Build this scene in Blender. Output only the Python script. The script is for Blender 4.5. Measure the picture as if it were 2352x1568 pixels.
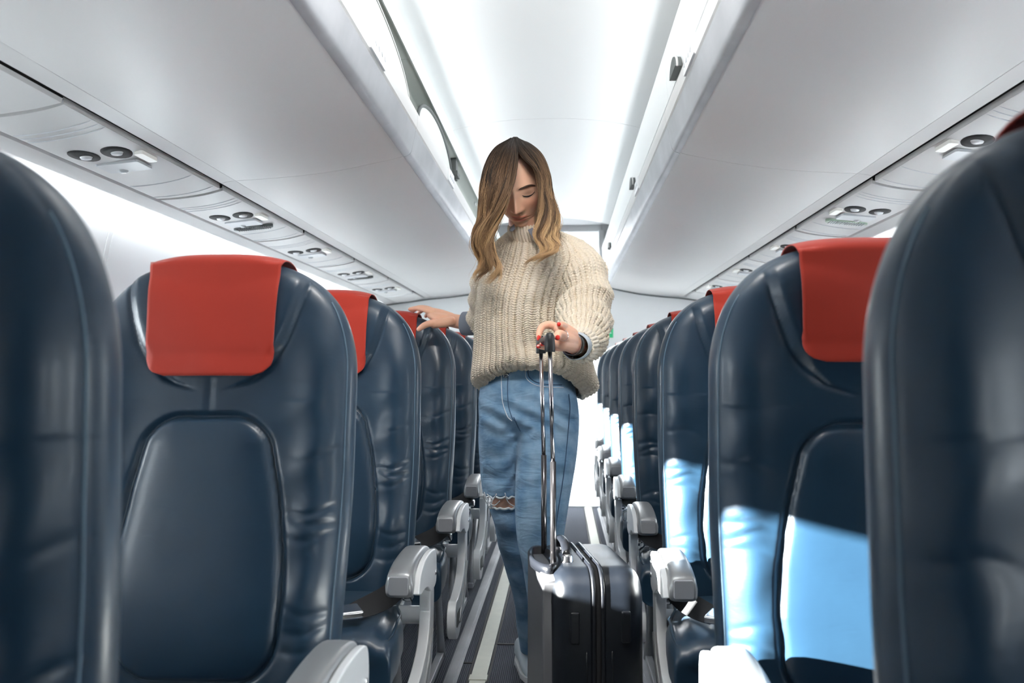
import bpy, bmesh, math, random
import numpy as np
from mathutils import Vector, Matrix, noise
random.seed(7); np.random.seed(7)
for o in list(bpy.data.objects): bpy.data.objects.remove(o)
C = bpy.context.scene.collection
S = bpy.context.scene
PI = math.pi
# ------------------------------------------------------------------ camera, world, light
FPX = 2100.0
cam_d = bpy.data.cameras.new('camera'); cam = bpy.data.objects.new('camera', cam_d); C.objects.link(cam)
cam_d.sensor_width = 36; cam_d.lens = 36*FPX/2352
YAW = math.atan(114/FPX); PITCH = math.atan(74/FPX)
cam.location = (0, 0, 1.0); cam.rotation_euler = (PI/2+PITCH, 0, YAW)
cam_d.dof.use_dof = True; cam_d.dof.focus_distance = 2.5; cam_d.dof.aperture_fstop = 4.8
cam_d.clip_start = 0.02
S.camera = cam
S.view_settings.view_transform = 'Standard'; S.view_settings.look = 'None'
S.view_settings.gamma = 1; S.view_settings.use_curve_mapping = False
S.view_settings.exposure = 0.18
w = bpy.data.worlds.new('sky'); S.world = w; w.use_nodes = True
w.node_tree.nodes['Background'].inputs[0].default_value = (.93, .97, 1, 1)
w.node_tree.nodes['Background'].inputs[1].default_value = 19.0
XC = -.062                                 # middle of the cabin
Y0, Y1 = -2.6, 6.95                         # cabin ends
def lamp(name, kind, loc, rot, power, size=(1, 1), col=(1, 1, 1), spread=None):
    l = bpy.data.lights.new(name, kind); l.energy = power; l.color = col
    if kind == 'AREA':
        l.shape = 'RECTANGLE'; l.size, l.size_y = size
        if spread: l.spread = spread
    o = bpy.data.objects.new(name, l); C.objects.link(o); o.location = loc
    if isinstance(rot, Vector): o.rotation_euler = rot.to_track_quat('-Z', 'Y').to_euler()
    else: o.rotation_euler = rot
    return o
SUN_DIR = Vector((1.92, .69, -.46)).normalized()
sun = lamp('sun', 'SUN', (-6, -3, 4), SUN_DIR, 140, col=(1, .97, .92)); sun.data.angle = math.radians(.6)
YM, YL = (Y0+Y1)/2, Y1-Y0
for s in (-1, 1):
    # ceiling wash lamps that sit in the cove on top of the bins
    lamp('ceiling_wash_lamp', 'AREA', (XC+s*.395, 3.3, 1.972), Vector((-s*.95, 0, .10)), 9, (5.8, .012), (.95, .98, 1), spread=math.radians(75))
    # wall wash lamps hidden in the valance
    lamp('wall_wash_lamp', 'AREA', (XC+s*1.262, 3.7, 1.515), Vector((s*.9, 0, -.5)), 6, (6.2, .012), (.93, .97, 1))
lamp('aisle_fill_lamp', 'AREA', (XC, 1.40, 2.03), Vector((.05, .9, -.55)), 15, (.5, .12), (1, .97, .93))  # added fill light, out of view, brightens the woman from the front
lamp('vestibule_lamp', 'AREA', (XC, 7.75, 2.0), (0, 0, 0), 90, (1.2, .9), (.96, .98, 1))

# ------------------------------------------------------------------ materials
def mat(name, base, rough=.5, metal=0, spec=.5, bump=None, var=None, coat=0, emit=None, sheen=0, sss=0, objco=True):
    """bump = list of (scale, strength, distance[, stretch]); var = (scale, other colour, amount)"""
    m = bpy.data.materials.new(name); m.use_nodes = True
    nt = m.node_tree; p = nt.nodes['Principled BSDF']
    p.inputs['Base Color'].default_value = (*base, 1); p.inputs['Roughness'].default_value = rough
    p.inputs['Metallic'].default_value = metal; p.inputs['Specular IOR Level'].default_value = spec
    p.inputs['Coat Weight'].default_value = coat; p.inputs['Coat Roughness'].default_value = .15
    p.inputs['Sheen Weight'].default_value = sheen
    if sss:
        p.inputs['Subsurface Weight'].default_value = sss; p.inputs['Subsurface Radius'].default_value = (1, .35, .2)
        p.inputs['Subsurface Scale'].default_value = .008
    if emit:
        p.inputs['Emission Color'].default_value = (*emit[0], 1); p.inputs['Emission Strength'].default_value = emit[1]
    tc = nt.nodes.new('ShaderNodeTexCoord'); prev = None
    for b in (bump or []):
        mp = nt.nodes.new('ShaderNodeMapping'); mp.inputs['Scale'].default_value = b[3] if len(b) > 3 else (1, 1, 1)
        nt.links.new(tc.outputs['Object'], mp.inputs['Vector'])
        n = nt.nodes.new('ShaderNodeTexNoise'); n.inputs['Scale'].default_value = b[0]; n.inputs['Detail'].default_value = 3
        if len(b) > 4: n.inputs['Distortion'].default_value = b[4]
        nt.links.new(mp.outputs[0], n.inputs['Vector'])
        bn = nt.nodes.new('ShaderNodeBump'); bn.inputs['Strength'].default_value = b[1]; bn.inputs['Distance'].default_value = b[2]
        nt.links.new(n.outputs['Fac'], bn.inputs['Height'])
        if prev: nt.links.new(prev.outputs[0], bn.inputs['Normal'])
        prev = bn
    if prev: nt.links.new(prev.outputs[0], p.inputs['Normal'])
    if var:
        n = nt.nodes.new('ShaderNodeTexNoise'); n.inputs['Scale'].default_value = var[0]; n.inputs['Detail'].default_value = 5
        nt.links.new(tc.outputs['Object'], n.inputs['Vector'])
        r = nt.nodes.new('ShaderNodeValToRGB'); r.color_ramp.elements[0].position = .35; r.color_ramp.elements[1].position = .68
        r.color_ramp.elements[0].color = (*base, 1)
        r.color_ramp.elements[1].color = (*[a*(1-var[2])+b*var[2] for a, b in zip(base, var[1])], 1)
        nt.links.new(n.outputs['Fac'], r.inputs['Fac']); nt.links.new(r.outputs['Color'], p.inputs['Base Color'])
    return m
M = {}
M['leather'] = mat('navy_leather', (.007, .026, .052), .38, spec=.5, bump=[(900, .12, .0006), (7, .12, .008, (1, 1, 1), .4), (45, .14, .002, (.6, 1, 2.2), 1.0)], var=(6, (.010, .035, .066), .6), coat=.1, sheen=.04)
M['leather_piping'] = mat('navy_piping', (.012, .03, .052), .4, spec=.5)
M['stitch'] = mat('stitch_thread', (.10, .16, .22), .7)
M['red'] = mat('red_headrest_fabric', (.37, .022, .009), .62, spec=.3, bump=[(700, .2, .0005), (14, .3, .006, (1, 1, .5))], var=(5, (.42, .028, .011), .6), sheen=.2)
M['red_piping'] = mat('red_hem', (.32, .017, .007), .6, spec=.3)
M['panel'] = mat('cabin_panel', (.67, .665, .662), .42, spec=.4, bump=[(300, .03, .0005)], var=(1.3, (.64, .64, .64), .5))
M['ceiling'] = mat('ceiling_panel', (.86, .88, .88), .5, spec=.35, var=(1.1, (.83, .86, .86), .5))
M['wall'] = mat('wall_panel', (.86, .88, .89), .5, spec=.35, bump=[(120, .05, .0005)])
M['liner'] = mat('bin_liner', (.66, .69, .65), .5, var=(3, (.6, .63, .6), .5))
M['alu'] = mat('brushed_aluminium', (.34, .35, .375), .42, .35, bump=[(60, .05, .001, (1, .02, 1))], var=(5, (.56, .57, .6), .5))
M['white_paint'] = mat('white_painted_metal', (.84, .86, .88), .3, .05, coat=.2)
M['arm_grey'] = mat('grey_armrest_pad', (.30, .31, .32), .34, .45, bump=[(500, .06, .0004)])
M['arm_white'] = mat('pale_armrest_side', (.86, .88, .90), .32, .0, coat=.25)
M['chrome'] = mat('chrome', (.78, .78, .80), .16, 1)
M['dark'] = mat('dark_gap', (.012, .013, .014), .7)
M['black'] = mat('black_plastic', (.016, .017, .019), .38)
M['belt'] = mat('black_belt_webbing', (.012, .012, .014), .75, bump=[(500, .4, .0006, (.2, 1, 1))])
M['grille'] = mat('grille', (.10, .11, .11), .6)
M['grille_light'] = mat('pale_green_grille', (.40, .52, .42), .5)
M['hatch'] = mat('grey_hatch', (.62, .64, .67), .35)
M['lens'] = mat('glass_lens', (.5, .53, .55), .08, spec=.8)
M['lit'] = mat('lit_sign', (.9, .9, .86), .4, emit=((1, .98, .92), .12))
M['lamp'] = mat('light_strip', (.95, .95, .95), .4, emit=((1, .99, .95), 3.0))
M['strip'] = mat('floor_path_strip', (.66, .67, .58), .45, var=(20, (.58, .59, .52), .6))
M['green_sign'] = mat('green_exit_sign', (.02, .28, .12), .5, emit=((.02, .5, .2), .4))
M['orange'] = mat('orange_tag', (.75, .08, .015), .5)
M['shade'] = mat('window_shade', (.8, .82, .84), .5)
def carpet_mat():
    m = mat('grey_ribbed_carpet', (.12, .13, .16), .95, spec=.1)
    nt = m.node_tree; p = nt.nodes['Principled BSDF']; tc = nt.nodes.new('ShaderNodeTexCoord')
    wv = nt.nodes.new('ShaderNodeTexWave'); wv.bands_direction = 'X'; wv.inputs['Scale'].default_value = 48
    wv.inputs['Distortion'].default_value = 1.2; wv.inputs['Detail'].default_value = 3; wv.inputs['Detail Scale'].default_value = 6
    nt.links.new(tc.outputs['Object'], wv.inputs['Vector'])
    r = nt.nodes.new('ShaderNodeValToRGB'); r.color_ramp.elements[0].color = (.07, .08, .105, 1); r.color_ramp.elements[1].color = (.20, .215, .25, 1)
    nt.links.new(wv.outputs['Fac'], r.inputs['Fac'])
    n = nt.nodes.new('ShaderNodeTexNoise'); n.inputs['Scale'].default_value = 350; nt.links.new(tc.outputs['Object'], n.inputs['Vector'])
    mx = nt.nodes.new('ShaderNodeMix'); mx.data_type = 'RGBA'; mx.blend_type = 'MULTIPLY'; mx.inputs['Factor'].default_value = .5
    nt.links.new(r.outputs['Color'], mx.inputs['A']); nt.links.new(n.outputs['Color'], mx.inputs['B'])
    nt.links.new(mx.outputs['Result'], p.inputs['Base Color'])
    b = nt.nodes.new('ShaderNodeBump'); b.inputs['Strength'].default_value = .6; b.inputs['Distance'].default_value = .004
    nt.links.new(wv.outputs['Fac'], b.inputs['Height']); nt.links.new(b.outputs[0], p.inputs['Normal'])
    return m
M['carpet'] = carpet_mat()
def pane_mat():
    m = bpy.data.materials.new('window_glass'); m.use_nodes = True; nt = m.node_tree; nt.nodes.clear()
    o = nt.nodes.new('ShaderNodeOutputMaterial'); t = nt.nodes.new('ShaderNodeBsdfTransparent'); g = nt.nodes.new('ShaderNodeBsdfGlossy')
    g.inputs['Roughness'].default_value = .02; t.inputs[0].default_value = (.96, .98, .98, 1)
    x = nt.nodes.new('ShaderNodeMixShader'); x.inputs[0].default_value = .06
    nt.links.new(t.outputs[0], x.inputs[1]); nt.links.new(g.outputs[0], x.inputs[2]); nt.links.new(x.outputs[0], o.inputs[0])
    return m
M['pane'] = pane_mat()
M['near_dark'] = mat('darkened_end_wall', (.02, .03, .045), .9)  # unseen end wall, made dark so the seat fronts reflect less light

# ------------------------------------------------------------------ helpers
def thing(name, label, cat, loc=(0, 0, 0), rotz=0, group=None):
    o = bpy.data.objects.new(name, None); C.objects.link(o); o.empty_display_size = .1
    o.location = loc; o.rotation_euler = (0, 0, rotz); o['label'] = label; o['category'] = cat
    if group: o['group'] = group
    return o
def tag(o, label, cat, group=None):
    o['label'] = label; o['category'] = cat
    if group: o['group'] = group
    return o
def link(name, me, m, parent=None, smooth=True):
    o = bpy.data.objects.new(name, me); C.objects.link(o)
    if m: me.materials.append(m)
    if parent: o.parent = parent
    if smooth: me.shade_smooth()
    return o
def raw(name, V, F, m, parent=None, smooth=True):
    me = bpy.data.meshes.new(name); me.from_pydata([tuple(map(float, v)) for v in V], [], F); me.update()
    return link(name, me, m, parent, smooth)
class MB:
    """collects verts/faces of ONE part"""
    def __init__(s): s.V = []; s.F = []
    def add(s, V, F):
        n = len(s.V); s.V += [tuple(map(float, v)) for v in V]; s.F += [tuple(i+n for i in f) for f in F]; return s
    def loft(s, rings, close=True, cap=True):
        n = len(s.V); k = len(rings[0])
        for r in rings: s.V += [tuple(map(float, p)) for p in r]
        for i in range(len(rings)-1):
            for j in range(k if close else k-1):
                a = n+i*k+j; b = n+i*k+(j+1) % k
                s.F.append((a, b, b+k, a+k))
        if cap and close:
            s.F.append(tuple(n+j for j in reversed(range(k)))); s.F.append(tuple(n+(len(rings)-1)*k+j for j in range(k)))
        return s
    def box(s, x0, x1, y0, y1, z0, z1):
        return s.add([(x0,y0,z0),(x1,y0,z0),(x1,y1,z0),(x0,y1,z0),(x0,y0,z1),(x1,y0,z1),(x1,y1,z1),(x0,y1,z1)],
                     [(0,3,2,1),(4,5,6,7),(0,1,5,4),(1,2,6,5),(2,3,7,6),(3,0,4,7)])
    def tube(s, pts, r, n=10, cap=True):
        return s.loft(tube_rings(pts, r, n), True, cap)
    def prism(s, poly, x0, x1, axis='x'):
        """poly: list of 2D (y,z) for axis x, (x,z) for axis y, (x,y) for axis z"""
        f = {'x': lambda t, p: (t, p[0], p[1]), 'y': lambda t, p: (p[0], t, p[1]), 'z': lambda t, p: (p[0], p[1], t)}[axis]
        k = len(poly); V = [f(x0, p) for p in poly]+[f(x1, p) for p in poly]
        F = [tuple(reversed(range(k))), tuple(range(k, 2*k))]+[(j, (j+1) % k, (j+1) % k+k, j+k) for j in range(k)]
        return s.add(V, F)
    def build(s, name, m, parent=None, smooth=True, bevel=0, seg=2, sub=0, auto=None, loc=None):
        me = bpy.data.meshes.new(name); me.from_pydata(s.V, [], s.F)
        bm = bmesh.new(); bm.from_mesh(me); bmesh.ops.recalc_face_normals(bm, faces=bm.faces)
        bm.to_mesh(me); bm.free(); me.update()
        o = link(name, me, m, parent, smooth)
        if bevel:
            b = o.modifiers.new('b', 'BEVEL'); b.width = bevel; b.segments = seg; b.limit_method = 'ANGLE'; b.angle_limit = math.radians(35)
            b.harden_normals = True
        if sub:
            b = o.modifiers.new('s', 'SUBSURF'); b.levels = b.render_levels = sub
        if auto or (smooth and not sub and not bevel):
            if auto:
                bm = bmesh.new(); bm.from_mesh(me)
                for e in bm.edges:
                    if len(e.link_faces) == 2 and e.calc_face_angle(0) > math.radians(auto): e.smooth = False
                bm.to_mesh(me); bm.free()
        if loc: o.location = loc
        return o
def tube_rings(pts, r, n=10):
    P = [Vector(p) for p in pts]; R = r if hasattr(r, '__len__') else [r]*len(P); rings = []; up = None
    for i, p in enumerate(P):
        t = (P[min(i+1, len(P)-1)]-P[max(i-1, 0)]).normalized()
        if up is None:
            up = Vector((0, 0, 1)) if abs(t.z) < .9 else Vector((1, 0, 0))
        a = t.cross(up).normalized(); up = a.cross(t).normalized()
        rings.append([p+(a*math.cos(2*PI*j/n)+up*math.sin(2*PI*j/n))*R[i] for j in range(n)])
    return rings
def rrect(cx, cz, hw, hh, r, n=5):
    out = []
    for sx, sz, a0 in ((1, 1, 0), (-1, 1, 90), (-1, -1, 180), (1, -1, 270)):
        for i in range(n+1):
            a = math.radians(a0+90*i/n); out.append((cx+sx*(hw-r)+r*math.cos(a), cz+sz*(hh-r)+r*math.sin(a)))
    return out
def catmull(P, n=8):
    P = [np.array(p, float) for p in P]; P = [2*P[0]-P[1]]+P+[2*P[-1]-P[-2]]; out = []
    for i in range(1, len(P)-2):
        for k in range(n):
            t = k/n; a, b, c, d = P[i-1:i+3]
            out.append(.5*((2*b)+(-a+c)*t+(2*a-5*b+4*c-d)*t*t+(-a+3*b-3*c+d)*t**3))
    out.append(P[-2]); return out
def dup(root, loc, rotz=0, label=None, group=None, skip=()):
    r = root.copy(); C.objects.link(r); r.location = loc; r.rotation_euler = (0, 0, rotz)
    if label: r['label'] = label
    if group: r['group'] = group
    for ch in list(root.children):
        if ch.name.split('.')[0] in skip: continue
        c = ch.copy(); C.objects.link(c); c.parent = r
        for g in list(ch.children):
            d = g.copy(); C.objects.link(d); d.parent = c
    return r
def struct(o): o['kind'] = 'structure'; return o
def sm(a, b, x):
    t = np.clip((np.asarray(x, float)-a)/(b-a), 0, 1); return t*t*(3-2*t)

# ------------------------------------------------------------------ floor
fl = MB()
struct(fl.box(XC-1.42, XC+1.42, Y0, 9.2, -.05, 0).build('floor', M['carpet'], smooth=False))
for s, x in ((-1, -.275), (1, .195)):
    b = MB(); b.box(x-.026, x+.026, Y0, 3.02, .0005, .004).box(x-.026, x+.026, 3.03, 7.0, .0005, .004)
    b.box(x-.03, x+.03, 3.0, 3.05, .0005, .007)
    struct(b.build('trim_floor_strip_'+('left' if s < 0 else 'right'), M['strip'], smooth=False, bevel=.001))
    t = MB(); xr = x+s*.088
    t.box(xr-.012, xr+.012, Y0, Y1-.1, .0005, .012).box(xr-.022, xr+.022, Y0, Y1-.1, .0005, .004)
    struct(t.build('trim_seat_track_'+('left' if s < 0 else 'right'), M['alu'], smooth=False, bevel=.001))
b = MB()
b.box(-.246, .166, 3.405, 3.42, .0004, .003).box(-.36, -.304, 3.18, 3.193, .0004, .003).box(-.246, .166, 5.2, 5.21, .0004, .003)
b.box(-.311, -.304, Y0, 6.9, .0004, .0025).box(-.246, -.239, Y0, 6.9, .0004, .0025).box(.159, .166, Y0, 6.9, .0004, .0025).box(.224, .231, Y0, 6.9, .0004, .0025)
struct(b.build('trim_carpet_seam', M['dark'], smooth=False))
b = MB().box(XC-1.3, XC+1.3, 6.9, 7.2, .0005, .012); struct(b.build('trim_threshold', M['white_paint'], smooth=False, bevel=.002))

# ------------------------------------------------------------------ ceiling and walls
def extr(name, prof, y0, y1, m, sgn=1, thick=.012, ys=None, parent=None, up=1):
    """open profile [(s,H)] swept along Y as a sheet with real thickness"""
    P = np.array(prof, float); T = np.gradient(P, axis=0); N = np.stack([-T[:, 1], T[:, 0]], 1); N /= np.linalg.norm(N, axis=1)[:, None]
    Q = P+N*thick*up
    loop = list(P)+list(Q[::-1]); b = MB()
    for (a, c) in (ys or [(y0, y1)]):
        b.prism([(XC+sgn*p[0], p[1]) for p in loop], a, c, 'y')
    return b.build(name, m, parent, smooth=True, auto=30)
cp = [(-.44+.88*i/28, 0) for i in range(29)]
cp = [(s, 1.995+.06*(1-(abs(s)/.44)**2.4)) for s, _ in cp]
struct(extr('ceiling', cp, Y0, 6.2, M['ceiling'], ys=[(Y0, -1.2), (-1.196, 1.28), (1.284, 3.75), (3.754, 6.2)], up=1))
# housing above the bins so that no sky leaks in
b = MB().box(XC-1.5, XC+1.5, Y0-.1, 9.3, 2.14, 2.2); struct(b.build('ceiling_outer_shell', M['wall'], smooth=False))
wall_prof = [(1.36, 0), (1.365, .5), (1.365, .83)]
wall_up = [(1.365, 1.24), (1.362, 1.30), (1.345, 1.4), (1.325, 1.48), (1.31, 1.55), (1.30, 1.62), (1.30, 2.14)]
WPITCH, WW = .80, .35
wins = [(-1.66+WPITCH*i) for i in range(11)]
for sgn, nm in ((-1, 'left'), (1, 'right')):
    b = MB()
    for prof, up in ((wall_prof, 1), (wall_up, 1)):
        P = prof+[(p[0]+.04, p[1]) for p in reversed(prof)]
        b.prism([(XC+sgn*p[0], p[1]) for p in P], Y0-.1, 7.0, 'y')
    ed = Y0-.1
    for wy in wins:
        b.box(*sorted((XC+sgn*1.365, XC+sgn*1.405)), ed, wy-WW/2, .83, 1.24); ed = wy+WW/2
    b.box(*sorted((XC+sgn*1.365, XC+sgn*1.405)), ed, 7.0, .83, 1.24)
    # raised rib between wall panels
    for wy in wins:
        y = wy+WPITCH/2
        for off in (0, .028):
            pr = [(p[0]-.003, p[1]) for p in wall_up[:-1]]; 
            P = pr+[(p[0]+.008, p[1]) for p in reversed(pr)]
            b.prism([(XC+sgn*p[0], p[1]) for p in P], y+off, y+off+.006, 'y')
    struct(b.build('wall_'+nm, M['wall'], smooth=True, auto=30))
    for i, wy in enumerate(wins):
        n = i+1 if sgn < 0 else i+1+len(wins)
        rt = bpy.data.objects.new('window_%d' % n, None); C.objects.link(rt); rt.location = (XC+sgn*1.36, wy, 1.035); rt['kind'] = 'structure'
        fr = MB()
        o_ = rrect(0, 0, .195, .225, .07, 5); i_ = rrect(0, 0, .155, .175, .065, 5)
        rings = [[(sgn*.0, p[0], p[1]) for p in o_], [(-sgn*.012, p[0]*.96, p[1]*.97) for p in o_], [(-sgn*.008, p[0], p[1]) for p in i_], [(sgn*.04, p[0]*.97, p[1]*.97) for p in i_]]
        fr.loft(rings, True, False).build('window_frame', M['wall'], rt)
        MB().loft([[(sgn*.03, p[0], p[1]) for p in i_], [(sgn*.034, p[0], p[1]) for p in i_]]).build('window_pane', M['pane'], rt, smooth=False)
        if sgn < 0 and (2.2 < wy < 2.8 or wy < .3):  # added out of view, closed to keep sunlight from these windows out
            MB().box(*sorted((sgn*.018, sgn*.022)), -.158, .158, -.176, .176).build('window_shade', M['shade'], rt, smooth=False)
# valance between PSU and wall light
for sgn, nm in ((-1, 'left'), (1, 'right')):
    struct(extr('trim_valance_'+nm, [(1.205, 1.555), (1.215, 1.544), (1.25, 1.537), (1.283, 1.532), (1.290, 1.538), (1.288, 1.556)], Y0, Y1, M['panel'], sgn, .006, up=1))
    b = MB().prism([(XC+sgn*p[0], p[1]) for p in ((1.292, 1.540), (1.299, 1.540), (1.299, 1.548), (1.292, 1.548))], Y0+.1, Y1-.05, 'y')
    o = b.build('wall_light_strip', M['lamp'], smooth=False)
    tag(o, 'thin glowing light strip running between %s wall and service panels' % nm, 'light strip')
    b = MB().prism([(XC+sgn*p[0], p[1]) for p in ((.425, 1.948), (.437, 1.948), (.437, 1.958), (.425, 1.958))], Y0+.1, 6.2, 'y')
    # backing that closes the gap between bin and PSU
    struct(extr('trim_backing_'+nm, [(.93, 1.62), (1.30, 1.62)], Y0, Y1, M['dark'], sgn, .01, up=1))
# end walls
b = MB()
b.box(XC-1.45, -.30, 7.0, 7.05, 0, 2.15).box(.31, XC+1.45, 7.0, 7.05, 0, 2.15).box(-.30, .31, 7.0, 7.05, 2.09, 2.15)
struct(b.build('wall_far', M['wall'], smooth=False, bevel=.004))
b = MB().box(XC-1.45, XC+1.45, Y0-.1, Y0, 0, 2.15); fx = MB().box(XC-.27, XC+.27, 1.33, 1.38, 2.02, 2.06).build('fill_lamp_housing', M['white_paint'], smooth=False, bevel=.004)
tag(fx, 'slim white housing of the added fill lamp above the aisle, near the viewer', 'ceiling light')  # made-up housing around the added fill lamp
struct(b.build('wall_near', M['near_dark'], smooth=False))
b = MB().box(XC-1.4, XC+1.4, 7.2, 9.2, .0005, .01); struct(b.build('floor_vestibule', M['white_paint'], smooth=False))
b = MB()
b.box(XC-1.45, XC-1.40, 7.0, 9.25, 0, 2.15).box(XC+1.40, XC+1.45, 7.0, 9.25, 0, 2.15).box(XC-1.45, XC+1.45, 9.2, 9.25, 0, 2.15)
struct(b.build('wall_vestibule', M['wall'], smooth=False))
b = MB(); b.box(-.34, -.27, 6.98, 7.02, 0, 2.1).box(.285, .33, 6.98, 7.02, 0, 2.1)
struct(b.build('trim_doorway', M['white_paint'], smooth=False, bevel=.004))
# dark seal where bins meet the far bulkhead
b = MB()
for sgn in (-1, 1):
    P = [(.40, 1.665), (.5, 1.637), (.65, 1.607), (.8, 1.588), (.95, 1.575), (1.1, 1.556), (1.29, 1.53)]
    b.tube([(XC+sgn*p[0], 6.955, p[1]-.004) for p in P], .006, 6)
struct(b.build('trim_bulkhead_seal', M['grille'], smooth=True))
o = MB().box(-.035, .035, -.004, .004, -.035, .035).build('exit_sign', M['green_sign'], smooth=False, bevel=.002); o.location = (.357, 6.99, 1.31)
tag(o, 'small green exit sign on the far bulkhead wall right of the aisle', 'exit sign')
MBs = MB().box(-.02, .0, -.006, -.0042, -.02, .02).box(.006, .022, -.006, -.0042, -.004, .004)
MBs.build('sign_pictogram', M['white_paint'], o, smooth=False)

# ------------------------------------------------------------------ overhead bins
bot = [(.397, 1.664), (.43, 1.652), (.5, 1.637), (.58, 1.621), (.66, 1.609), (.75, 1.599), (.85, 1.592), (.93, 1.588)]
def arcpts(P, n=6): return [tuple(p) for p in catmull(P, n)]
def make_bin(sgn, y0, y1, label, is_open):
    L = y1-y0; t = thing('overhead_bin', label, 'overhead bin', (XC, (y0+y1)/2, 1.66), 0, 'overhead bins')
    h = L/2-.0015; oz = -1.66
    def ex(name, prof, a, c, m, th=.012, up=1, par=t, sm_=True):
        P = np.array(prof, float); T = np.gradient(P, axis=0); N = np.stack([-T[:, 1], T[:, 0]], 1); N /= np.linalg.norm(N, axis=1)[:, None]
        loop = list(P)+list((P+N*th*up)[::-1])
        return MB().prism([(sgn*p[0], p[1]+oz) for p in loop], a, c, 'y').build(name, m, par, smooth=sm_, auto=30)
    ex('bucket', arcpts(bot), -h, h, M['panel'], .014)
    ex('outer_moulding', [(.932, 1.5885), (.96, 1.584), (.975, 1.580), (.978, 1.60)], -h, h, M['panel'], .008)
    ex('lip_trim', [(.414, 1.6545), (.401, 1.659), (.394, 1.664), (.390, 1.672), (.386, 1.69), (.381, 1.715), (.377, 1.735)], -h, h, M['alu'], .012, -1)
    face = ex('door_face', [(.379, 1.7375), (.374, 1.742), (.372, 1.76), (.372, 1.785), (.377, 1.797), (.392, 1.802)], -h, h, M['panel'], .012, -1)
    # upper surround
    if is_open:
        ex('interior_liner', [(.62, 1.69), (.60, 1.80), (.52, 1.90), (.43, 1.952), (.390, 1.955)], -h, h, M['liner'], .01, -1)
        ex('interior_shelf', [(.40, 1.69), (.62, 1.69)], -h, h, M['liner'], .01)
        # arched end plates standing in the opening
        for k, (ya, yb, hh) in enumerate(((h-1.22, h-.03, .125),) if y0 > 0 and y1 < 3 else ((-h+.12, -h+1.0, .12),)):
            yc, hw = (ya+yb)/2, (yb-ya)/2
            arc = [(yc+hw*math.cos(a), 1.795+hh*math.sin(a)+oz) for a in [PI*i/28 for i in range(29)]]
            MB().prism(arc+[(yc-hw, 1.76+oz), (yc+hw, 1.76+oz)], *sorted((sgn*.392, sgn*.400)), 'x').build('arched_plate', M['liner'], t, auto=30)
            MB().tube([(sgn*.391, p[0], p[1]+.004) for p in arc], .006 if y0 > 2 else .002, 6).build('plate_seal', M['grille'] if y0 > 2 else M['panel'], t)
        MB().box(*sorted((sgn*.40, sgn*.43)), h-1.36, h-1.30, 1.86+oz, 1.955+oz).box(*sorted((sgn*.387, sgn*.41)), h-1.42, h-1.33, 1.862+oz, 1.885+oz).build('hinge_bracket', M['grille'], t, smooth=False, bevel=.004)
        for yy in (h-.42, -h+.5):
            MB().loft([[(sgn*(.400+.006*k)*1, yy+.028*math.cos(a)*(1-.2*k), 1.925+.014*math.sin(a)*(1-.2*k)+oz) for a in [2*PI*i/14 for i in range(14)]] for k in (0, 1, 2)]).build('striker', M['chrome'], t)
        ex('upper_frame', [(.389, 1.945), (.382, 1.952), (.374, 1.96), (.370, 1.968)], -h, h, M['ceiling'], .012, -1)
    else:
        ex('upper_frame', [(.386, 1.808), (.380, 1.812), (.376, 1.87), (.370, 1.94), (.369, 1.958)], -h, h, M['ceiling'], .012, -1)
        ex('gap_seal', [(.390, 1.795), (.390, 1.815)], -h, h, M['dark'], .006, -1)
        for yy in LATCH_R:
            yl = yy-(y0+y1)/2
            if abs(yl) > h-.05: continue
            # half-round recess cup above the gap and pull tab below it
            arc = [(yl+.062*math.cos(a), 1.806+.040*math.sin(a)+oz) for a in [PI*i/16 for i in range(17)]]
            MB().prism(arc, *sorted((sgn*.360, sgn*.378)), 'x').build('latch_cup', M['grille'], t, auto=30)
            MB().tube([(sgn*.366, p[0], p[1]) for p in arc], .0035, 6).build('latch_rim', M['panel'], t)
    # placard latch plates on the door face
    for yy in (PL_L if sgn < 0 else PL_R):
        yl = yy-(y0+y1)/2
        if abs(yl) > h-.08: continue
        p = MB().prism(rrect(yl, 1.768+oz, .085, .026, .006), *sorted((sgn*.368, sgn*.3745)), 'x').build('latch_plate', M['white_paint'], t, smooth=False, bevel=.001)
        e = MB()
        for i in range(4):
            yq = yl-.055+i*.036
            e.tube([(sgn*.3678, yq, 1.758+oz), (sgn*.3678, yq+.012, 1.776+oz), (sgn*.3678, yq+.02, 1.762+oz)], .0012, 5)
        e.build('plate_emboss', M['hatch'], p)
    return t
LATCH_R = (2.45, 3.95, 5.9); PL_L = (2.12, 3.55, 5.0); PL_R = (2.2, 3.75, 5.4)
spans = ((-2.55, .09), (.09, 2.72), (2.72, 5.35), (5.35, 6.94))
binlab = ['%s overhead bin above and behind the viewer, before the first seam',
          '%s overhead bin nearest the viewer, large panel up to the first cross seam',
          '%s overhead bin, second from the viewer, between the two cross seams',
          '%s overhead bin, farthest one, ending at the bulkhead']
for sgn, nm in ((-1, 'open left-hand'), (1, 'closed right-hand')):
    for i, (a, c) in enumerate(spans):
        make_bin(sgn, a, c, binlab[i] % nm, sgn < 0)

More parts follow.
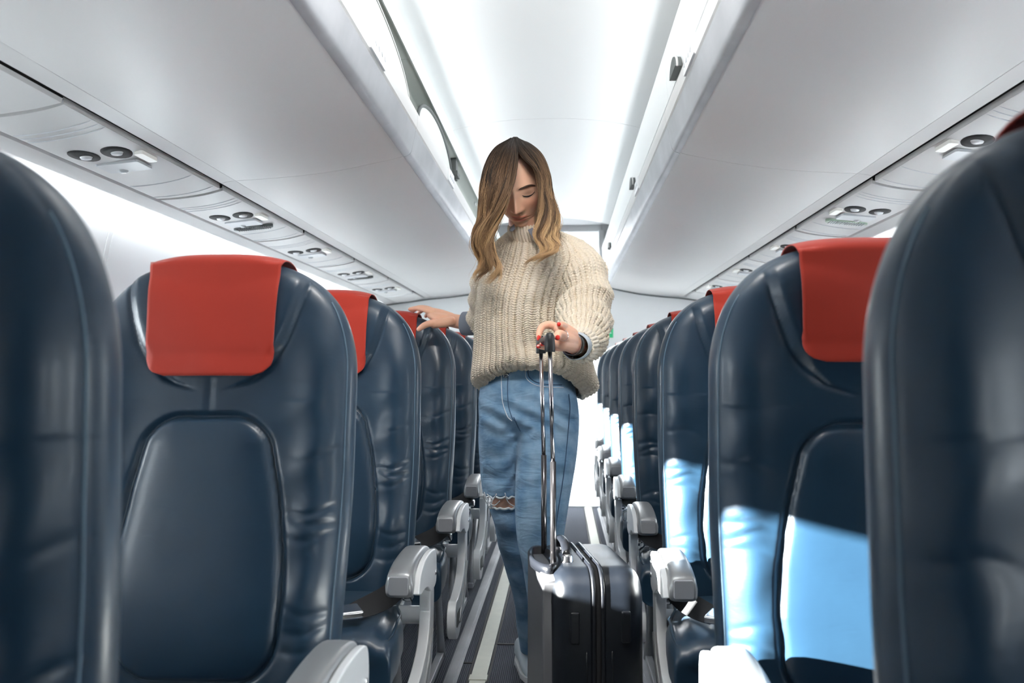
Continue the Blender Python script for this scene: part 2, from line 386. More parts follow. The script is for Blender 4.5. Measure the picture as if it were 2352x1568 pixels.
# ------------------------------------------------------------------ passenger service panels
def make_psu(grille):
    """local x grows outboard (from s=.99 to 1.205), origin on the panel plane"""
    t = thing('service_panel', '', 'service panel')
    n = 16
    L = .448
    prof = [(-.098, .008), (-.097, .003), (-.094, 0), (-.05, -.007), (0, -.0105), (.05, -.011), (.098, -.009), (.105, -.008)]
    pr = arcpts(prof, 3); b = MB()
    b.prism(pr+[(p[0], p[1]+.01) for p in reversed(pr)], -L, L, 'y'); b.build('panel', M['panel'], t, auto=35)
    z = lambda x: np.interp(x, [p[0] for p in prof], [p[1] for p in prof])
    # raised cross ribs
    for yy in (-.33, -.30, -.27, .24, .40):
        r = MB(); r.tube([(x, yy+.02*math.sin((x+.1)*8), z(x)-.0002) for x in np.linspace(-.097, .1, 14)], .0022, 5)
        r.build('moulded_rib', M['hatch'], t)
    for cx in (-.035, .045):
        o_ = MB().loft([[(cx+.03*k*math.cos(a), -.09+.05*k*math.sin(a)-(.01 if cx > 0 else 0), z(cx+.03*k*math.cos(a))-h) for a in [2*PI*i/22 for i in range(22)]] for k, h in ((1.12, -.002), (1.10, .0016), (.6, .0016), (.2, .0016))])
        lt = o_.build('reading_light', M['dark'], t)
        MB().loft([[(cx+rr*math.cos(a), -.09+rr*math.sin(a), z(cx)-h) for a in [2*PI*i/16 for i in range(16)]] for rr, h in ((.012, -.006), (.016, .000), (.013, .006), (.004, .008))]).build('spot_head', M['white_paint'], lt)
    MB().prism(rrect(.005, 0, .058, .045, .008), -.0165, -.009, 'z').build('mask_hatch', M['hatch'], t, smooth=False, bevel=.001).location = (.0, .03, 0)
    MB().loft([[(.02+rr*math.cos(a), .058+rr*math.sin(a), -h) for a in [2*PI*i/14 for i in range(14)]] for rr, h in ((.012, .010), (.012, .018), (.007, .022))]).build('call_button', M['lens'], t)
    MB().prism(rrect(-.078, -.0, .012, .045, .006), -.0115, -.002, 'z').build('lit_sign', M['lit'], t, smooth=False).location = (0, -.02, 0)
    if grille:
        g = MB().prism([(.005+.075*math.copysign(abs(math.cos(a))**.6, math.cos(a)), .135+.032*math.sin(a)) for a in [2*PI*i/28 for i in range(28)]], -.0155, -.006, 'z')
        gg = g.build('vent_grille', M['grille'] if grille == 1 else M['grille_light'], t, auto=35)
        for k in range(15):
            x = -.055+.0085*k; s_ = MB(); s_.box(x, x+.003, .112, .158, -.018, -.0153)
            s_.build('grille_slat', M['black'] if grille == 1 else M['hatch'], gg, smooth=False)
    return t
protos = {0: make_psu(0), 1: make_psu(1), 2: make_psu(2)}
ORD = ['nearest', 'second', 'third', 'fourth', 'fifth']
used = set()
for sgn, nm in ((-1, 'left'), (1, 'right')):
    for i in range(5):
        y = 2.33+.92*i
        g = (1 if i % 2 else 0) if sgn < 0 else (2 if i == 1 else 0)
        lab = '%s service panel with reading lights along the %s wall%s' % (ORD[i], nm, ', with %s grille' % ('dark' if g == 1 else 'pale green') if g else ', without grille')
        if g not in used: t = protos[g]; used.add(g)
        else: t = dup(protos[g], (0, 0, 0))
        t['label'] = lab; t['group'] = 'overhead service panels'
        t.location = (XC+sgn*1.098, y, 1.565)
        t.rotation_euler = (0, sgn*math.radians(5.5), 0); t.scale = (sgn, 1, 1)
    # near plain panels
    pr = [(.993, 1.583), (.996, 1.574), (1.05, 1.562), (1.10, 1.555), (1.15, 1.549), (1.202, 1.546)]
    struct(extr('trim_panel_infill_'+nm, pr, Y0, 1.87, M['panel'], sgn, .008, ys=[(Y0, .9), (.905, 1.4), (1.405, 1.865)]))
    struct(extr('trim_panel_infill_far_'+nm, pr, 6.47, Y1, M['panel'], sgn, .008))
    struct(extr('trim_panel_gap_'+nm, [(.96, 1.612), (1.01, 1.612)], Y0, Y1, M['dark'], sgn, .004))
# ------------------------------------------------------------------ seats
ZB, ZT = .44, 1.212
def half_w(z):
    z = np.asarray(z, float)
    base = .232+.014*sm(.45, .85, z)-.004*sm(1.0, 1.1, z)
    t = np.clip((z-1.0)/(ZT-1.0), 0, 1)
    top = (1-t**2.5)**(1/2.5)
    bt = np.clip((.50-z)/.06, 0, 1); 
    return base*top*(1-.05*bt**2)
def panel_hw(z):          # seam of the central back panel
    t = np.clip((z-.50)/.42, 0, 1)
    return .118+.012*np.sin(PI*np.clip(t*1.05, 0, 1))-.02*sm(.4, 1, t)
def seam_d(x, z):
    """signed distance-like value of the central panel outline (negative inside)"""
    zc, hh = .704, .220
    hw = np.interp(z, [.49, .55, .62, .70, .8, .88, .93], [.122, .138, .146, .143, .128, .110, .094])
    r = .05
    qx = np.abs(x)-(hw-r); qz = np.abs(z-zc)-(hh-r)
    return np.hypot(np.maximum(qx, 0), np.maximum(qz, 0))+np.minimum(np.maximum(qx, qz), 0)-r
def head_line(z): return np.interp(z, [.96, .985, 1.01, 1.05, 1.09, 1.13, 1.17, 1.215], [0, .07, .098, .122, .137, .148, .157, .165])
def front_y(x, z):
    x = np.asarray(x, float); z = np.asarray(z, float)
    w_ = np.maximum(half_w(z), 1e-4); u = np.clip(np.abs(x)/w_, 0, 1)
    t = np.clip((z-1.06)/(ZT-1.06), 0, 1)
    e = np.sqrt(np.clip(1-u**7, 0, 1))*np.sqrt(np.clip(1-t**5, 0, 1))
    d = .052+.010*np.exp(-((z-.60)/.12)**2)+.014*sm(.98, 1.05, z)*(1-sm(.0, .01, np.abs(x)-head_line(z)))
    d = d+.013*np.exp(-((u-.80)/.16)**2)*(1-sm(1.0, 1.12, z))          # side bolsters
    sd = seam_d(x, z)
    d = d+.012*(1-np.exp(-np.clip(-sd, 0, 1)/.02))*(sd < 0)
    d = d-.009*np.exp(-(sd/.0055)**2)
    hl = np.abs(x)-head_line(z)
    d = d-.007*np.exp(-(hl/.005)**2)*sm(.965, .985, z)
    d = d-.003*np.exp(-((hl-.009)/.003)**2)*sm(.97, .99, z)
    d = d-.0022*np.exp(-(x/.0035)**2)*sm(.915, .925, z)*(1-sm(.985, 1, z))
    # folds in the hide at elbow height on the bolsters
    for zc, a, k in ((.765, .0045, 1), (.745, .004, -1), (.722, .003, 1), (.86, .002, 1), (.60, .003, -1), (.57, .0028, 1), (.54, .003, 1)):
        d = d-a*np.exp(-((z-zc-.035*(u-.8)*k-.006*np.sin(x*60))/.0065)**2)*np.exp(-((u-.82)/.17)**2)*(sd > .004)
    d = d-.0022*np.sin(z*55+3*np.sin(x*14))*np.exp(-((u-.75)/.2)**2)*(sd > 0)*(z < .95)
    d = d-.003*np.exp(-((u-.955)/.012)**2)
    return -d*e
def make_backrest():
    nu, nv = 130, 250
    tt = np.linspace(0, 1, nv); z = np.where(tt < .72, ZB+(1.0-ZB)*tt/.72, 1.0+(ZT-1.0)*np.sin((tt-.72)/.28*PI/2))
    u = np.sin(np.linspace(-1, 1, nu)*PI/2*.9)/math.sin(PI/2*.9)
    Z = np.repeat(z[:, None], nu, 1); U = np.repeat(u[None], nv, 0); X = U*half_w(Z)
    F_ = front_y(X, Z)
    t = np.clip((Z-1.06)/(ZT-1.06), 0, 1)
    e = np.sqrt(np.clip(1-np.abs(U)**8, 0, 1))*np.sqrt(np.clip(1-t**5, 0, 1))
    B_ = (.045+.02*(1-sm(.7, 1.1, Z)))*e
    V = np.concatenate([np.stack([X, F_, Z], -1).reshape(-1, 3), np.stack([X, B_, Z], -1).reshape(-1, 3)])
    n = nu*nv; Fc = []
    for i in range(nv-1):
        for j in range(nu-1):
            a = i*nu+j; Fc.append((a, a+1, a+1+nu, a+nu)); Fc.append((n+a, n+a+nu, n+a+nu+1, n+a+1))
    for j in range(nu-1): Fc.append((j, n+j, n+j+1, j+1)); a = (nv-1)*nu+j; Fc.append((a, a+1, n+a+1, n+a))
    me = bpy.data.meshes.new('backrest'); me.from_pydata(V.tolist(), [], Fc)
    bm = bmesh.new(); bm.from_mesh(me); bmesh.ops.remove_doubles(bm, verts=bm.verts, dist=.00015); bmesh.ops.recalc_face_normals(bm, faces=bm.faces); bm.to_mesh(me); bm.free()
    return me
def on_front(P, off=.001): return [(x, float(front_y(x, z))-off, z) for x, z in P]
def make_cover():
    """cloth draped over the top: front flap, roll-over, back flap"""
    hw0 = .113; nx = 44; rows = []
    zf = np.linspace(.992, 1.196, 34)
    xs = np.linspace(-1, 1, nx)
    def wid(z): return np.interp(z, [.992, 1.1, 1.21], [.112, .114, .119])
    r = .035; top = []
    V = []; 
    for z in zf:
        k = np.clip((z-.992)/r, 0, 1); hw = wid(z)-(r-r*math.sqrt(1-(1-k)**2))
        yv = np.array([front_y(x, max(z, 1.03)) for x in xs*hw])
        sag = .004+.003*np.sin(xs*3+z*20)*.4+.004*(1-sm(.99, 1.05, z))
        V.append([(x, y-s_, z+.0) for x, y, s_ in zip(xs*hw, yv*0+np.minimum(yv, -.058-.006*(1-xs**2)*1.0), sag)])
    ytop = V[-1][0][1]
    y0f = np.array([p[1] for p in V[-1]])
    for a in np.linspace(0, 1, 14)[1:]:
        ang = a*PI
        row = []
        for x, yf in zip(xs*.119, y0f):
            yb = .056; yc = (yf+yb)/2; ry = (yb-yf)/2
            zc = 1.196-.012*(abs(x)/.119)**3; row.append((x, yc-ry*math.cos(ang), zc+.024*math.sin(ang)+.0))
        V.append(row)
    for z in np.linspace(1.18, 1.08, 10):
        V.append([(x, .058, z) for x in xs*.117])
    V = np.array(V); nr = len(V); F = [(i*nx+j, i*nx+j+1, (i+1)*nx+j+1, (i+1)*nx+j) for i in range(nr-1) for j in range(nx-1)]
    me = bpy.data.meshes.new('headrest_cover'); me.from_pydata(V.reshape(-1, 3).tolist(), [], F); me.update()
    hem = [V[i, 0] for i in range(nr-1, -1, -1)]+[V[0, j] for j in range(1, nx-1)]+[V[i, -1] for i in range(nr)]
    return me, hem
def cushion_mesh(side):
    b = MB(); n = 48; rings = []
    prof = [(-.455, .40, .6), (-.47, .425, .93), (-.468, .45, 1), (-.44, .468, 1), (-.36, .474, 1.0), (-.22, .466, 1), (-.1, .458, 1), (.0, .46, 1), (.03, .44, 1)]
    P = catmull(prof, 5)
    for y, z, k in P:
        ring = []
        hw = min(k, 1)*np.interp(y, [-.5, -.40, -.30, -.2, 0], [.262, .268, .262, .236, .225])
        zb = .36-.03*float(np.interp(y, [-.47, -.3], [1, 0]))
        for j in range(n):
            a = 2*PI*j/n; cx = math.copysign(abs(math.cos(a))**.32, math.cos(a)); sz = math.copysign(abs(math.sin(a))**.45, math.sin(a))
            zz = (z+zb)/2+(z-zb)/2*sz
            if sz > 0:
                zz -= .006*(1-abs(cx)**2)*0+.006*math.exp(-((abs(cx)-.9)/.03)**2)
            ring.append(((hw if cx*side > 0 else min(hw, .236))*cx, y, zz))
        rings.append(ring)
    b.loft(rings)
    return b
def make_armrest(parent, x, side):
    """side = +1: its outer (aisle) face looks to +x.  front of the arm towards -y"""
    rt = bpy.data.objects.new('armrest', None); C.objects.link(rt); rt.parent = parent; rt.location = (x, -.36, -.042)
    w2 = .031
    # padded cap: rings along y
    st = [(-.026, .596, .574, .80), (-.020, .612, .566, .95), (-.008, .620, .563, 1), (.03, .629, .565, 1), (.08, .634, .570, 1), (.14, .636, .576, 1), (.20, .634, .580, 1), (.245, .626, .58, 1), (.262, .610, .582, .85)]
    rings = []
    for y, zt, zb, k in [tuple(p) for p in catmull(st, 4)]:
        ring = []
        for j in range(20):
            a = 2*PI*j/20; cx = math.copysign(abs(math.cos(a))**.42, math.cos(a)); sz = math.copysign(abs(math.sin(a))**.42, math.sin(a))
            ring.append((-side*.008+w2*k*cx*(.9 if sz > .5 else 1), y, (zt+zb)/2+(zt-zb)/2*sz))
        rings.append(ring)
    MB().loft(rings).build('arm_pad', M['arm_grey'], rt)
    f = MB().prism([(p[0], p[1]) for p in rrect(-side*.008, .591, .021, .0195, .005)], -.0300, -.018, 'y').build('front_cap', M['alu'], rt, smooth=False, bevel=.0015)
    # pale side plate following the cap, deeper at the back
    sp = [(-.014, .570), (.012, .604), (.06, .621), (.13, .627), (.20, .625), (.25, .616), (.264, .59), (.264, .555), (.25, .535), (.20, .530), (.165, .538), (.12, .555), (.07, .562), (.02, .562)]
    sp = [tuple(p) for p in catmull(sp+[sp[0]], 4)][:-1]
    MB().prism(sp, *sorted((side*.020, side*.034)), 'x').build('side_plate', M['arm_white'], rt, auto=40, bevel=.003)
    MB().loft([[(side*(.034+.003*k), .235+rr*math.cos(a), .565+rr*math.sin(a)) for a in [2*PI*i/12 for i in range(12)]] for k, rr in ((0, .007), (1, .006))]).build('pivot_screw', M['chrome'], rt)
    # upright post and forward sweeping lower frame (one pressed metal frame)
    post = [(.185, .535), (.245, .535), (.243, .46), (.235, .40), (.20, .345), (.12, .30), (.02, .262), (-.05, .262), (-.085, .30), (-.085, .345), (-.06, .372), (-.01, .372), (.06, .385), (.13, .41), (.165, .44), (.183, .48)]
    post = [tuple(p) for p in catmull(post+[post[0]], 4)][:-1]
    MB().prism(post, *sorted((side*.004, side*.030)), 'x').build('side_frame', M['white_paint'], rt, auto=40, bevel=.003)
    MB().prism(rrect(-.02, .318, .042, .022, .012), *sorted((side*.0285, side*.0315)), 'x').build('frame_slot', M['grille'], rt, smooth=False)
    MB().tube([(side*.031, p[0], p[1]) for p in [(.20, .44), (.16, .385), (.08, .345), (.0, .30)]], .005, 8).build('edge_bumper', M['arm_grey'], rt)
    MB().tube([(side*.02, .21, .47), (-side*.1, .21, .47)], .021, 14).build('cross_tube', M['arm_white'], rt)
    return rt
def make_belt(parent, side, buckle=True):
    """black webbing that starts by the aisle armrest and lies across the cushion"""
    rt = bpy.data.objects.new('seat_belt', None); C.objects.link(rt); rt.parent = parent; rt.location = (0, 0, 0)
    P = catmull([(side*.238, -.11, .470), (side*.232, -.16, .498), (side*.212, -.25, .492), (side*.185, -.33, .490), (side*.160, -.39, .490)], 8)
    b = MB(); rings = []
    for i, p in enumerate(P):
        q = P[min(i+1, len(P)-1)]-P[max(i-1, 0)]; q /= np.linalg.norm(q); n_ = np.array((q[1], -q[0], 0)); n_ /= np.linalg.norm(n_)
        wd = .025; up = np.array((0, 0, 1.)); tw = np.interp(i, [0, 20, 32], [1.1, .8, .3])
        n_ = n_*math.cos(tw)*(1 if n_[0]*side > 0 else -1)-up*math.sin(tw)
        k = np.cross(q, n_)
        rings.append([p-n_*wd-k*.0012, p+n_*wd-k*.0012, p+n_*wd+k*.0012, p-n_*wd+k*.0012])
    b.loft(rings).build('strap', M['belt'], rt, auto=40)
    b = MB().box(-.012, .012, -.035, .0, -.012, .016); o = b.build('anchor', M['chrome'], rt, bevel=.006, seg=3); o.location = (side*.238, -.085, .462)
    o = MB().loft([[(.016*k*math.cos(a), .028*k*math.sin(a), h) for a in [2*PI*i/16 for i in range(16)]] for k, h in ((.8, -.012), (1.05, -.006), (1.05, .008), (.7, .014))]).build('strap_boot', M['black'], rt); o.location = (side*.234, -.14, .496); o.rotation_euler = (0, side*.8, side*.3)
    if buckle:
        o = MB().box(-.034, .034, -.026, .026, -.008, .009).build('buckle', M['chrome'], rt, bevel=.005, seg=3); o.location = (side*.155, -.405, .497); o.rotation_euler = (.12, 0, side*.5)
        l_ = MB().box(-.024, .018, -.02, .02, .0085, .0125).build('buckle_lid', M['alu'], o, bevel=.002)
    return rt
back_me = make_backrest(); cover_me, hem = make_cover()
back_me.materials.append(M['leather']); back_me.shade_smooth(); cover_me.materials.append(M['red']); cover_me.shade_smooth()
def outline_pts(n=60):
    a = []
    hwf = lambda z: float(np.interp(z, [.5, .55, .62, .70, .8, .88, .93], [.115, .135, .137, .132, .120, .107, .098]))
    # follow seam_d = 0 by marching rays
    out = []
    for i in range(n+1):
        th = 2*PI*i/n; dx, dz = math.cos(th), math.sin(th); lo, hi = 0, .35
        for _ in range(30):
            m_ = (lo+hi)/2
            if seam_d(dx*m_, .704+dz*m_) < 0: lo = m_
            else: hi = m_
        out.append((dx*lo, .704+dz*lo))
    return out
def make_seat(side):
    """side: +1 aisle lies to the +x of the seat (left block), -1 aisle to -x"""
    t = thing('airplane_seat', '', 'airplane seat')
    bk = bpy.data.objects.new('backrest', back_me); C.objects.link(bk); bk.parent = t; bk.location = (0, 0, 0)
    MB().tube(on_front(outline_pts(110), .0005), .0026, 6).build('panel_piping', M['leather_piping'], bk)
    for s in (-1, 1):
        zz = np.linspace(.50, 1.13, 60); P = [(s*float(half_w(z))*.955, z) for z in zz]
        MB().tube(on_front(P, .0002), .0016, 5).build('edge_stitching', M['stitch'], bk)
    cv = bpy.data.objects.new('headrest_cover', cover_me); C.objects.link(cv); cv.parent = bk
    so = cv.modifiers.new('s', 'SOLIDIFY'); so.thickness = .0022; so.offset = 0
    MB().tube(hem, .0017, 5).build('cover_hem', M['red_piping'], cv)
    MB().box(-.20, .20, .04, .062, .50, 1.10).build('back_shell', M['leather_piping'], bk, bevel=.015, seg=3)
    cu = cushion_mesh(side).build('seat_cushion', M['leather'], t)
    pp = [(sx*min(9 if sx*side > 0 else .228, float(np.interp(y, [-.45, -.40, -.30, -.2, 0], [.252, .260, .254, .228, .217]))), y, float(np.interp(y, [-.45, -.36, -.22, -.1, 0], [.447, .468, .46, .452, .45]))) for sx, ys in ((-1, np.linspace(-.02, -.44, 16)), (1, np.linspace(-.44, -.02, 16))) for y in ys]
    MB().tube(pp, .003, 6).build('cushion_piping', M['leather_piping'], cu)
    MB().box(-.20, .20, -.40, .04, .30, .362).build('seat_pan', M['grille'], t, bevel=.01)
    ax = .273 if side > 0 else -.241
    make_armrest(t, ax, side)
    make_belt(t, side)
    # legs under the aisle edge
    lx = side*.19
    MB().tube([(lx, -.33, .33), (lx, -.345, .25), (lx, -.41, .10), (lx, -.425, .02)], [.014, .013, .012, .018], 8).build('leg', M['alu'], t)
    MB().tube([(lx, -.02, .33), (lx, .0, .25), (lx, .07, .10), (lx, .09, .02)], [.014, .013, .012, .018], 8).build('leg', M['alu'], t)
    MB().box(lx-.012, lx+.012, -.45, .12, .012, .035).build('foot_rail', M['alu'], t, bevel=.003)
    MB().tube([(lx, -.40, .12), (lx, -.10, .31)], .009, 8).build('brace', M['alu'], t)
    for yy in (-.33, -.03):
        MB().tube([(-side*.23, yy, .315), (side*.20, yy, .315)], .02, 12).build('beam', M['alu'], t)
    return t
sl = make_seat(1); sr = make_seat(-1)
XL, XR = -.612, .487
YS = [.735]+[.76+.785*k for k in range(1, 8)]
RECL = {('l', 1): 8, ('r', 1): -3, ('r', 2): -1, ('l', 0): 0}
row_words = ['nearest, blurred and cut by the edge', 'second row, %s red cover', 'third from the viewer', 'fourth from the viewer', 'fifth from the viewer', 'sixth from the viewer', 'seventh from the viewer', 'in the farthest row by the bulkhead']
def recline(t, deg):
    for c in t.children:
        if c.name.split('.')[0] == 'backrest':
            a = -math.radians(deg); c.rotation_euler = (a, 0, 0)
            # pivot about z=.46
            c.location = (0, .46*math.sin(a)*1.0, .46*(1-math.cos(a)))
for k in range(8):
    for sd, proto, x in (('l', sl, XL), ('r', sr, XR)):
        t = proto if k == 0 else dup(proto, (0, 0, 0))
        t.location = (x, YS[k]-(.032 if (sd, k) == ('r', 0) else 0), 0)
        word = row_words[k]
        if '%s' in word: word = word % ('fully visible' if sd == 'l' else 'partly hidden')
        if (sd, k) == ('l', 2): word = 'third row, buckle on its cushion'
        if (sd, k) == ('l', 3): word = 'fourth row, a hand resting on top'
        t['label'] = 'navy aisle seat on the %s, %s' % ('left' if sd == 'l' else 'right', word)
        t['group'] = 'navy aisle seats on the %s' % ('left' if sd == 'l' else 'right')
        recline(t, RECL.get((sd, k), 4))
        if sd == 'l':
            for c in t.children:
                for g in c.children:
                    if g.name.split('.')[0] in ('headrest_cover',): g.scale = (.84 if k == 0 else 1, 1, 1)
        if sd == 'r':
            for c in t.children:
                for g in c.children:
                    if g.name.split('.')[0] in ('headrest_cover',): g.scale = (1, 1, .86); g.location = (0, -.006, 1.215*.14)
    for sd, proto, x in (('l', sl, XL-.512), ('r', sr, XR+.505)):
        if k > 5 or (sd == 'l' and k < 3): continue
        t = dup(proto, (x, YS[k], 0), 0, 'navy leather window seat beside the %s wall, row %s' % ('left' if sd == 'l' else 'right', ORD[k] if k < 5 else 'sixth'), 'navy window seats', skip=('armrest',))
        recline(t, 4)

# ------------------------------------------------------------------ carry-on suitcase (local frame, turned a little in the aisle)
_R = cam.rotation_euler.to_matrix()
def at(px, py, Y):
    """point of the aisle space at depth Y seen at that place of the 2352 x 1568 frame"""
    d = _R @ Vector(((px-1176)/FPX, -(py-784)/FPX, -1)); d *= Y/d.y
    return Vector((d.x, d.y, 1.0+d.z))
M['shell'] = mat('black_textured_shell', (.006, .008, .012), .32, spec=.4, bump=[(1500, .35, .0006), (3, .05, .01)])
M['shell_smooth'] = mat('black_smooth_shell', (.008, .009, .012), .28, spec=.5)
M['silver_back'] = mat('silver_grey_back_panel', (.15, .15, .16), .36, .3)
M['tube'] = mat('polished_handle_tube', (.55, .52, .53), .14, 1)
M['tube_dark'] = mat('dark_handle_sleeve', (.10, .095, .10), .2, .9)
case = thing('suitcase', 'black hard-shell wheeled suitcase standing in the aisle with its handle pulled up', 'suitcase', (.052, 2.19, 0), math.radians(8.3))
def half_shell(xi, xo, name):
    """xi inner (frame) side, xo outer side"""
    s = 1 if xo > xi else -1; n = 96; rings = []
    zc, hz, hy = .308, .262, .182
    st = [(0, 0), (.25, .0), (.5, .0), (.68, .003), (.80, .009), (.90, .019), (.965, .032), (1, .055)]
    for t, inset in [tuple(p) for p in catmull([(a, b) for a, b in st], 5)]:
        x = xi+(xo-xi)*t; ring = []
        P = rrect(0, zc, hy-inset, hz-inset, .060-inset*.5, n//4-1)
        for y, z in P:
            # bulging corner guards: step at two heights
            k = (sm(.492, .498, z)+1-sm(.112, .118, z))*.5
            g = .004*(sm(.488, .494, z))+.004*(1-sm(.150, .156, z))
            f = 1+g/hy
            ring.append((x+s*g*.8*t, y*f, zc+(z-zc)*(1+g/hz*.5)))
        rings.append(ring)
    return MB().loft(rings).build(name, M['shell'], case)
# outer face along -x is the handle side
half_shell(-.014, -.098, 'back_shell'); half_shell(.014, .104, 'front_shell')
for xa, xb, g, nm, mm in ((-.014, -.006, .006, 'frame_ridge', 'shell_smooth'), (.006, .014, .006, 'frame_ridge', 'shell_smooth'), (-.006, .006, .001, 'zipper', 'belt')):
    P = rrect(0, .308, .182+g, .262+g, .062, 12)
    MB().loft([[(xa, p[0], p[1]) for p in P], [((xa*.7+xb*.3), p[0]*1.006, .308+(p[1]-.308)*1.004) for p in P], [((xa*.3+xb*.7), p[0]*1.006, .308+(p[1]-.308)*1.004) for p in P], [(xb, p[0], p[1]) for p in P]]).build(nm, M[mm], case)
for x, in ((-.052,), (.060,)):
    MB().prism(rrect(x, .452, .010, .034, .004), -.192, -.178, 'y').build('side_foot', M['shell_smooth'], case, bevel=.003)
for x in (-.026, .030):
    MB().tube([(x, -.184, .40), (x, -.1865, .38), (x, -.1865, .12)], .0022, 6).build('shell_groove_bead', M['shell_smooth'], case)
# silver back panel carrying the telescopic tubes
bp = MB()
P = [(-.155, .06), (.155, .06), (.155, .30), (.15, .50), (.125, .555), (-.125, .555), (-.15, .50), (-.155, .30)]
P = [tuple(p) for p in catmull(P+[P[0]], 4)][:-1]
bp.prism(P, -.118, -.085, 'x').build('back_panel', M['silver_back'], case, auto=40, bevel=.006)
cup = [(-.125, .535), (-.05, .578), (.05, .578), (.125, .535)]
MB().loft([[(-.098+.03*math.cos(a)*k, .115*math.sin(a)*k, .572-h) for a in [2*PI*i/28 for i in range(28)]] for k, h in ((1.1, .02), (1.12, .004), (1.0, -.002), (.86, .0), (.8, .012))]).build('handle_bezel', M['shell_smooth'], case)
for y in (-.084, .084):
    MB().tube([(-.085, y, .50), (-.085, y, .80)], .0068, 14).build('handle_sleeve', M['tube_dark'], case)
    MB().tube([(-.085, y, .79), (-.092, y, 1.06)], .0050, 14).build('handle_tube', M['tube'], case)
    MB().loft([[(-.092+r_*math.cos(a), y+r_*math.sin(a), z+.026) for a in [2*PI*i/18 for i in range(18)]] for r_, z in ((.0115, 1.024), (.0125, 1.026), (.0122, 1.04), (.0118, 1.048), (.0105, 1.060), (.007, 1.067), (.002, 1.069))]).build('grip_cap', M['black'], case)
gr = MB()
gr.tube([(-.092, y, 1.078) for y in np.linspace(-.084, .084, 12)], .0105, 12).build('grip', M['black'], case)
MB().loft([[(-.092+r_*math.cos(a), r_*1.6*math.sin(a), z) for a in [2*PI*i/14 for i in range(14)]] for r_, z in ((.006, 1.085), (.0055, 1.0905))]).build('release_button', M['arm_grey'], case)
# carry handle on the top
hp = catmull([(-.052, -.075, .570), (-.052, -.068, .592), (-.052, -.04, .606), (-.052, .0, .609), (-.052, .04, .606), (-.052, .068, .592), (-.052, .075, .570)], 6)
rings = []
for i, p in enumerate(hp):
    q = hp[min(i+1, len(hp)-1)]-hp[max(i-1, 0)]; q /= np.linalg.norm(q); nrm = np.cross(q, (1, 0, 0))
    rings.append([p+np.array((1, 0, 0))*.011*math.cos(a)+nrm*.006*math.sin(a) for a in [2*PI*j/14 for j in range(14)]])
MB().loft(rings).build('carry_handle', M['shell_smooth'], case)
for y in (-.078, .078):
    o = MB().loft([[(.015*k*math.cos(a), .013*k*math.sin(a), h) for a in [2*PI*i/20 for i in range(20)]] for k, h in ((1, 0), (1.05, .003), (.85, .007), (.8, .017), (.5, .021))]).build('chrome_mount', M['chrome'], case); o.location = (-.052, y, .568)
for x in (-.07, .075):
    for y in (-.14, .14):
        wh = MB().tube([(x-.009, y, .0225), (x+.009, y, .0225)], .0215, 20).build('wheel', M['black'], case, auto=50)
        MB().box(x-.014, x+.014, y-.016, y+.016, .034, .058).build('wheel_fork', M['grille'], case, bevel=.004)

# ------------------------------------------------------------------ the person
def attr_mat(name, stops, rough, sss=0, spec=.4, attr='tone', bump=None, sheen=0):
    m = mat(name, stops[0][1], rough, spec=spec, sss=sss, bump=bump, sheen=sheen); nt = m.node_tree; p = nt.nodes['Principled BSDF']
    a = nt.nodes.new('ShaderNodeAttribute'); a.attribute_name = attr
    r = nt.nodes.new('ShaderNodeValToRGB'); e = r.color_ramp.elements
    while len(e) < len(stops): e.new(.5)
    for i, (pos, c) in enumerate(stops): e[i].position = pos; e[i].color = (*c, 1)
    nt.links.new(a.outputs['Fac'], r.inputs['Fac']); nt.links.new(r.outputs['Color'], p.inputs['Base Color'])
    return m
M['skin'] = attr_mat('skin', [(0, (.13, .055, .035)), (.25, (.82, .49, .34)), (.42, (.82, .37, .25)), (.72, (.56, .17, .13)), (1, (.40, .08, .06))], .46, sss=.12, bump=[(400, .08, .0004)])
M['nail'] = mat('red_nail_polish', (.62, .02, .012), .12, spec=.6, coat=.6)
M['brow'] = mat('eyebrow', (.06, .032, .02), .8)
M['lash'] = mat('lashes', (.01, .007, .006), .7)
M['hair'] = attr_mat('ombre_hair', [(0, (.016, .011, .008)), (.22, (.035, .022, .015)), (.5, (.15, .088, .050)), (.75, (.36, .22, .12)), (1, (.70, .46, .24))], .5, spec=.22)
M['knit'] = mat('cream_chunky_knit', (.86, .75, .60), .9, spec=.15, sheen=.3, bump=[(260, .8, .0015), (900, .5, .0006)], var=(30, (.88, .79, .67), .7))
M['denim'] = mat('faded_blue_denim', (.13, .26, .42), .85, spec=.2, bump=[(1400, .5, .0005, (1, 1, .3)), (22, .7, .010, (.5, .5, 1.6), .8)], var=(16, (.34, .50, .66), .8), sheen=.15)
M['denim_seam'] = mat('denim_seam', (.05, .11, .20), .85)
M['thread'] = mat('white_frayed_thread', (.75, .78, .80), .9)
M['shirt'] = mat('grey_blue_shirt', (.20, .22, .27), .85, bump=[(900, .3, .0004)])
M['shirt_pale'] = mat('pale_shirt_cuff', (.55, .60, .66), .8, bump=[(900, .3, .0004)])
M['shoe'] = mat('pale_canvas_shoe', (.66, .74, .80), .8)
M['silver'] = mat('silver_jewellery', (.8, .8, .82), .12, 1)
pers = thing('person', 'woman in cream chunky sweater and ripped blue jeans, looking down, holding a suitcase handle', 'person', (.0, 2.72, 0))
def adopt(o):
    o.parent = pers; o.matrix_parent_inverse = Matrix.Translation(-pers.location) if False else Matrix.Translation((-0.0, -2.72, 0)); return o
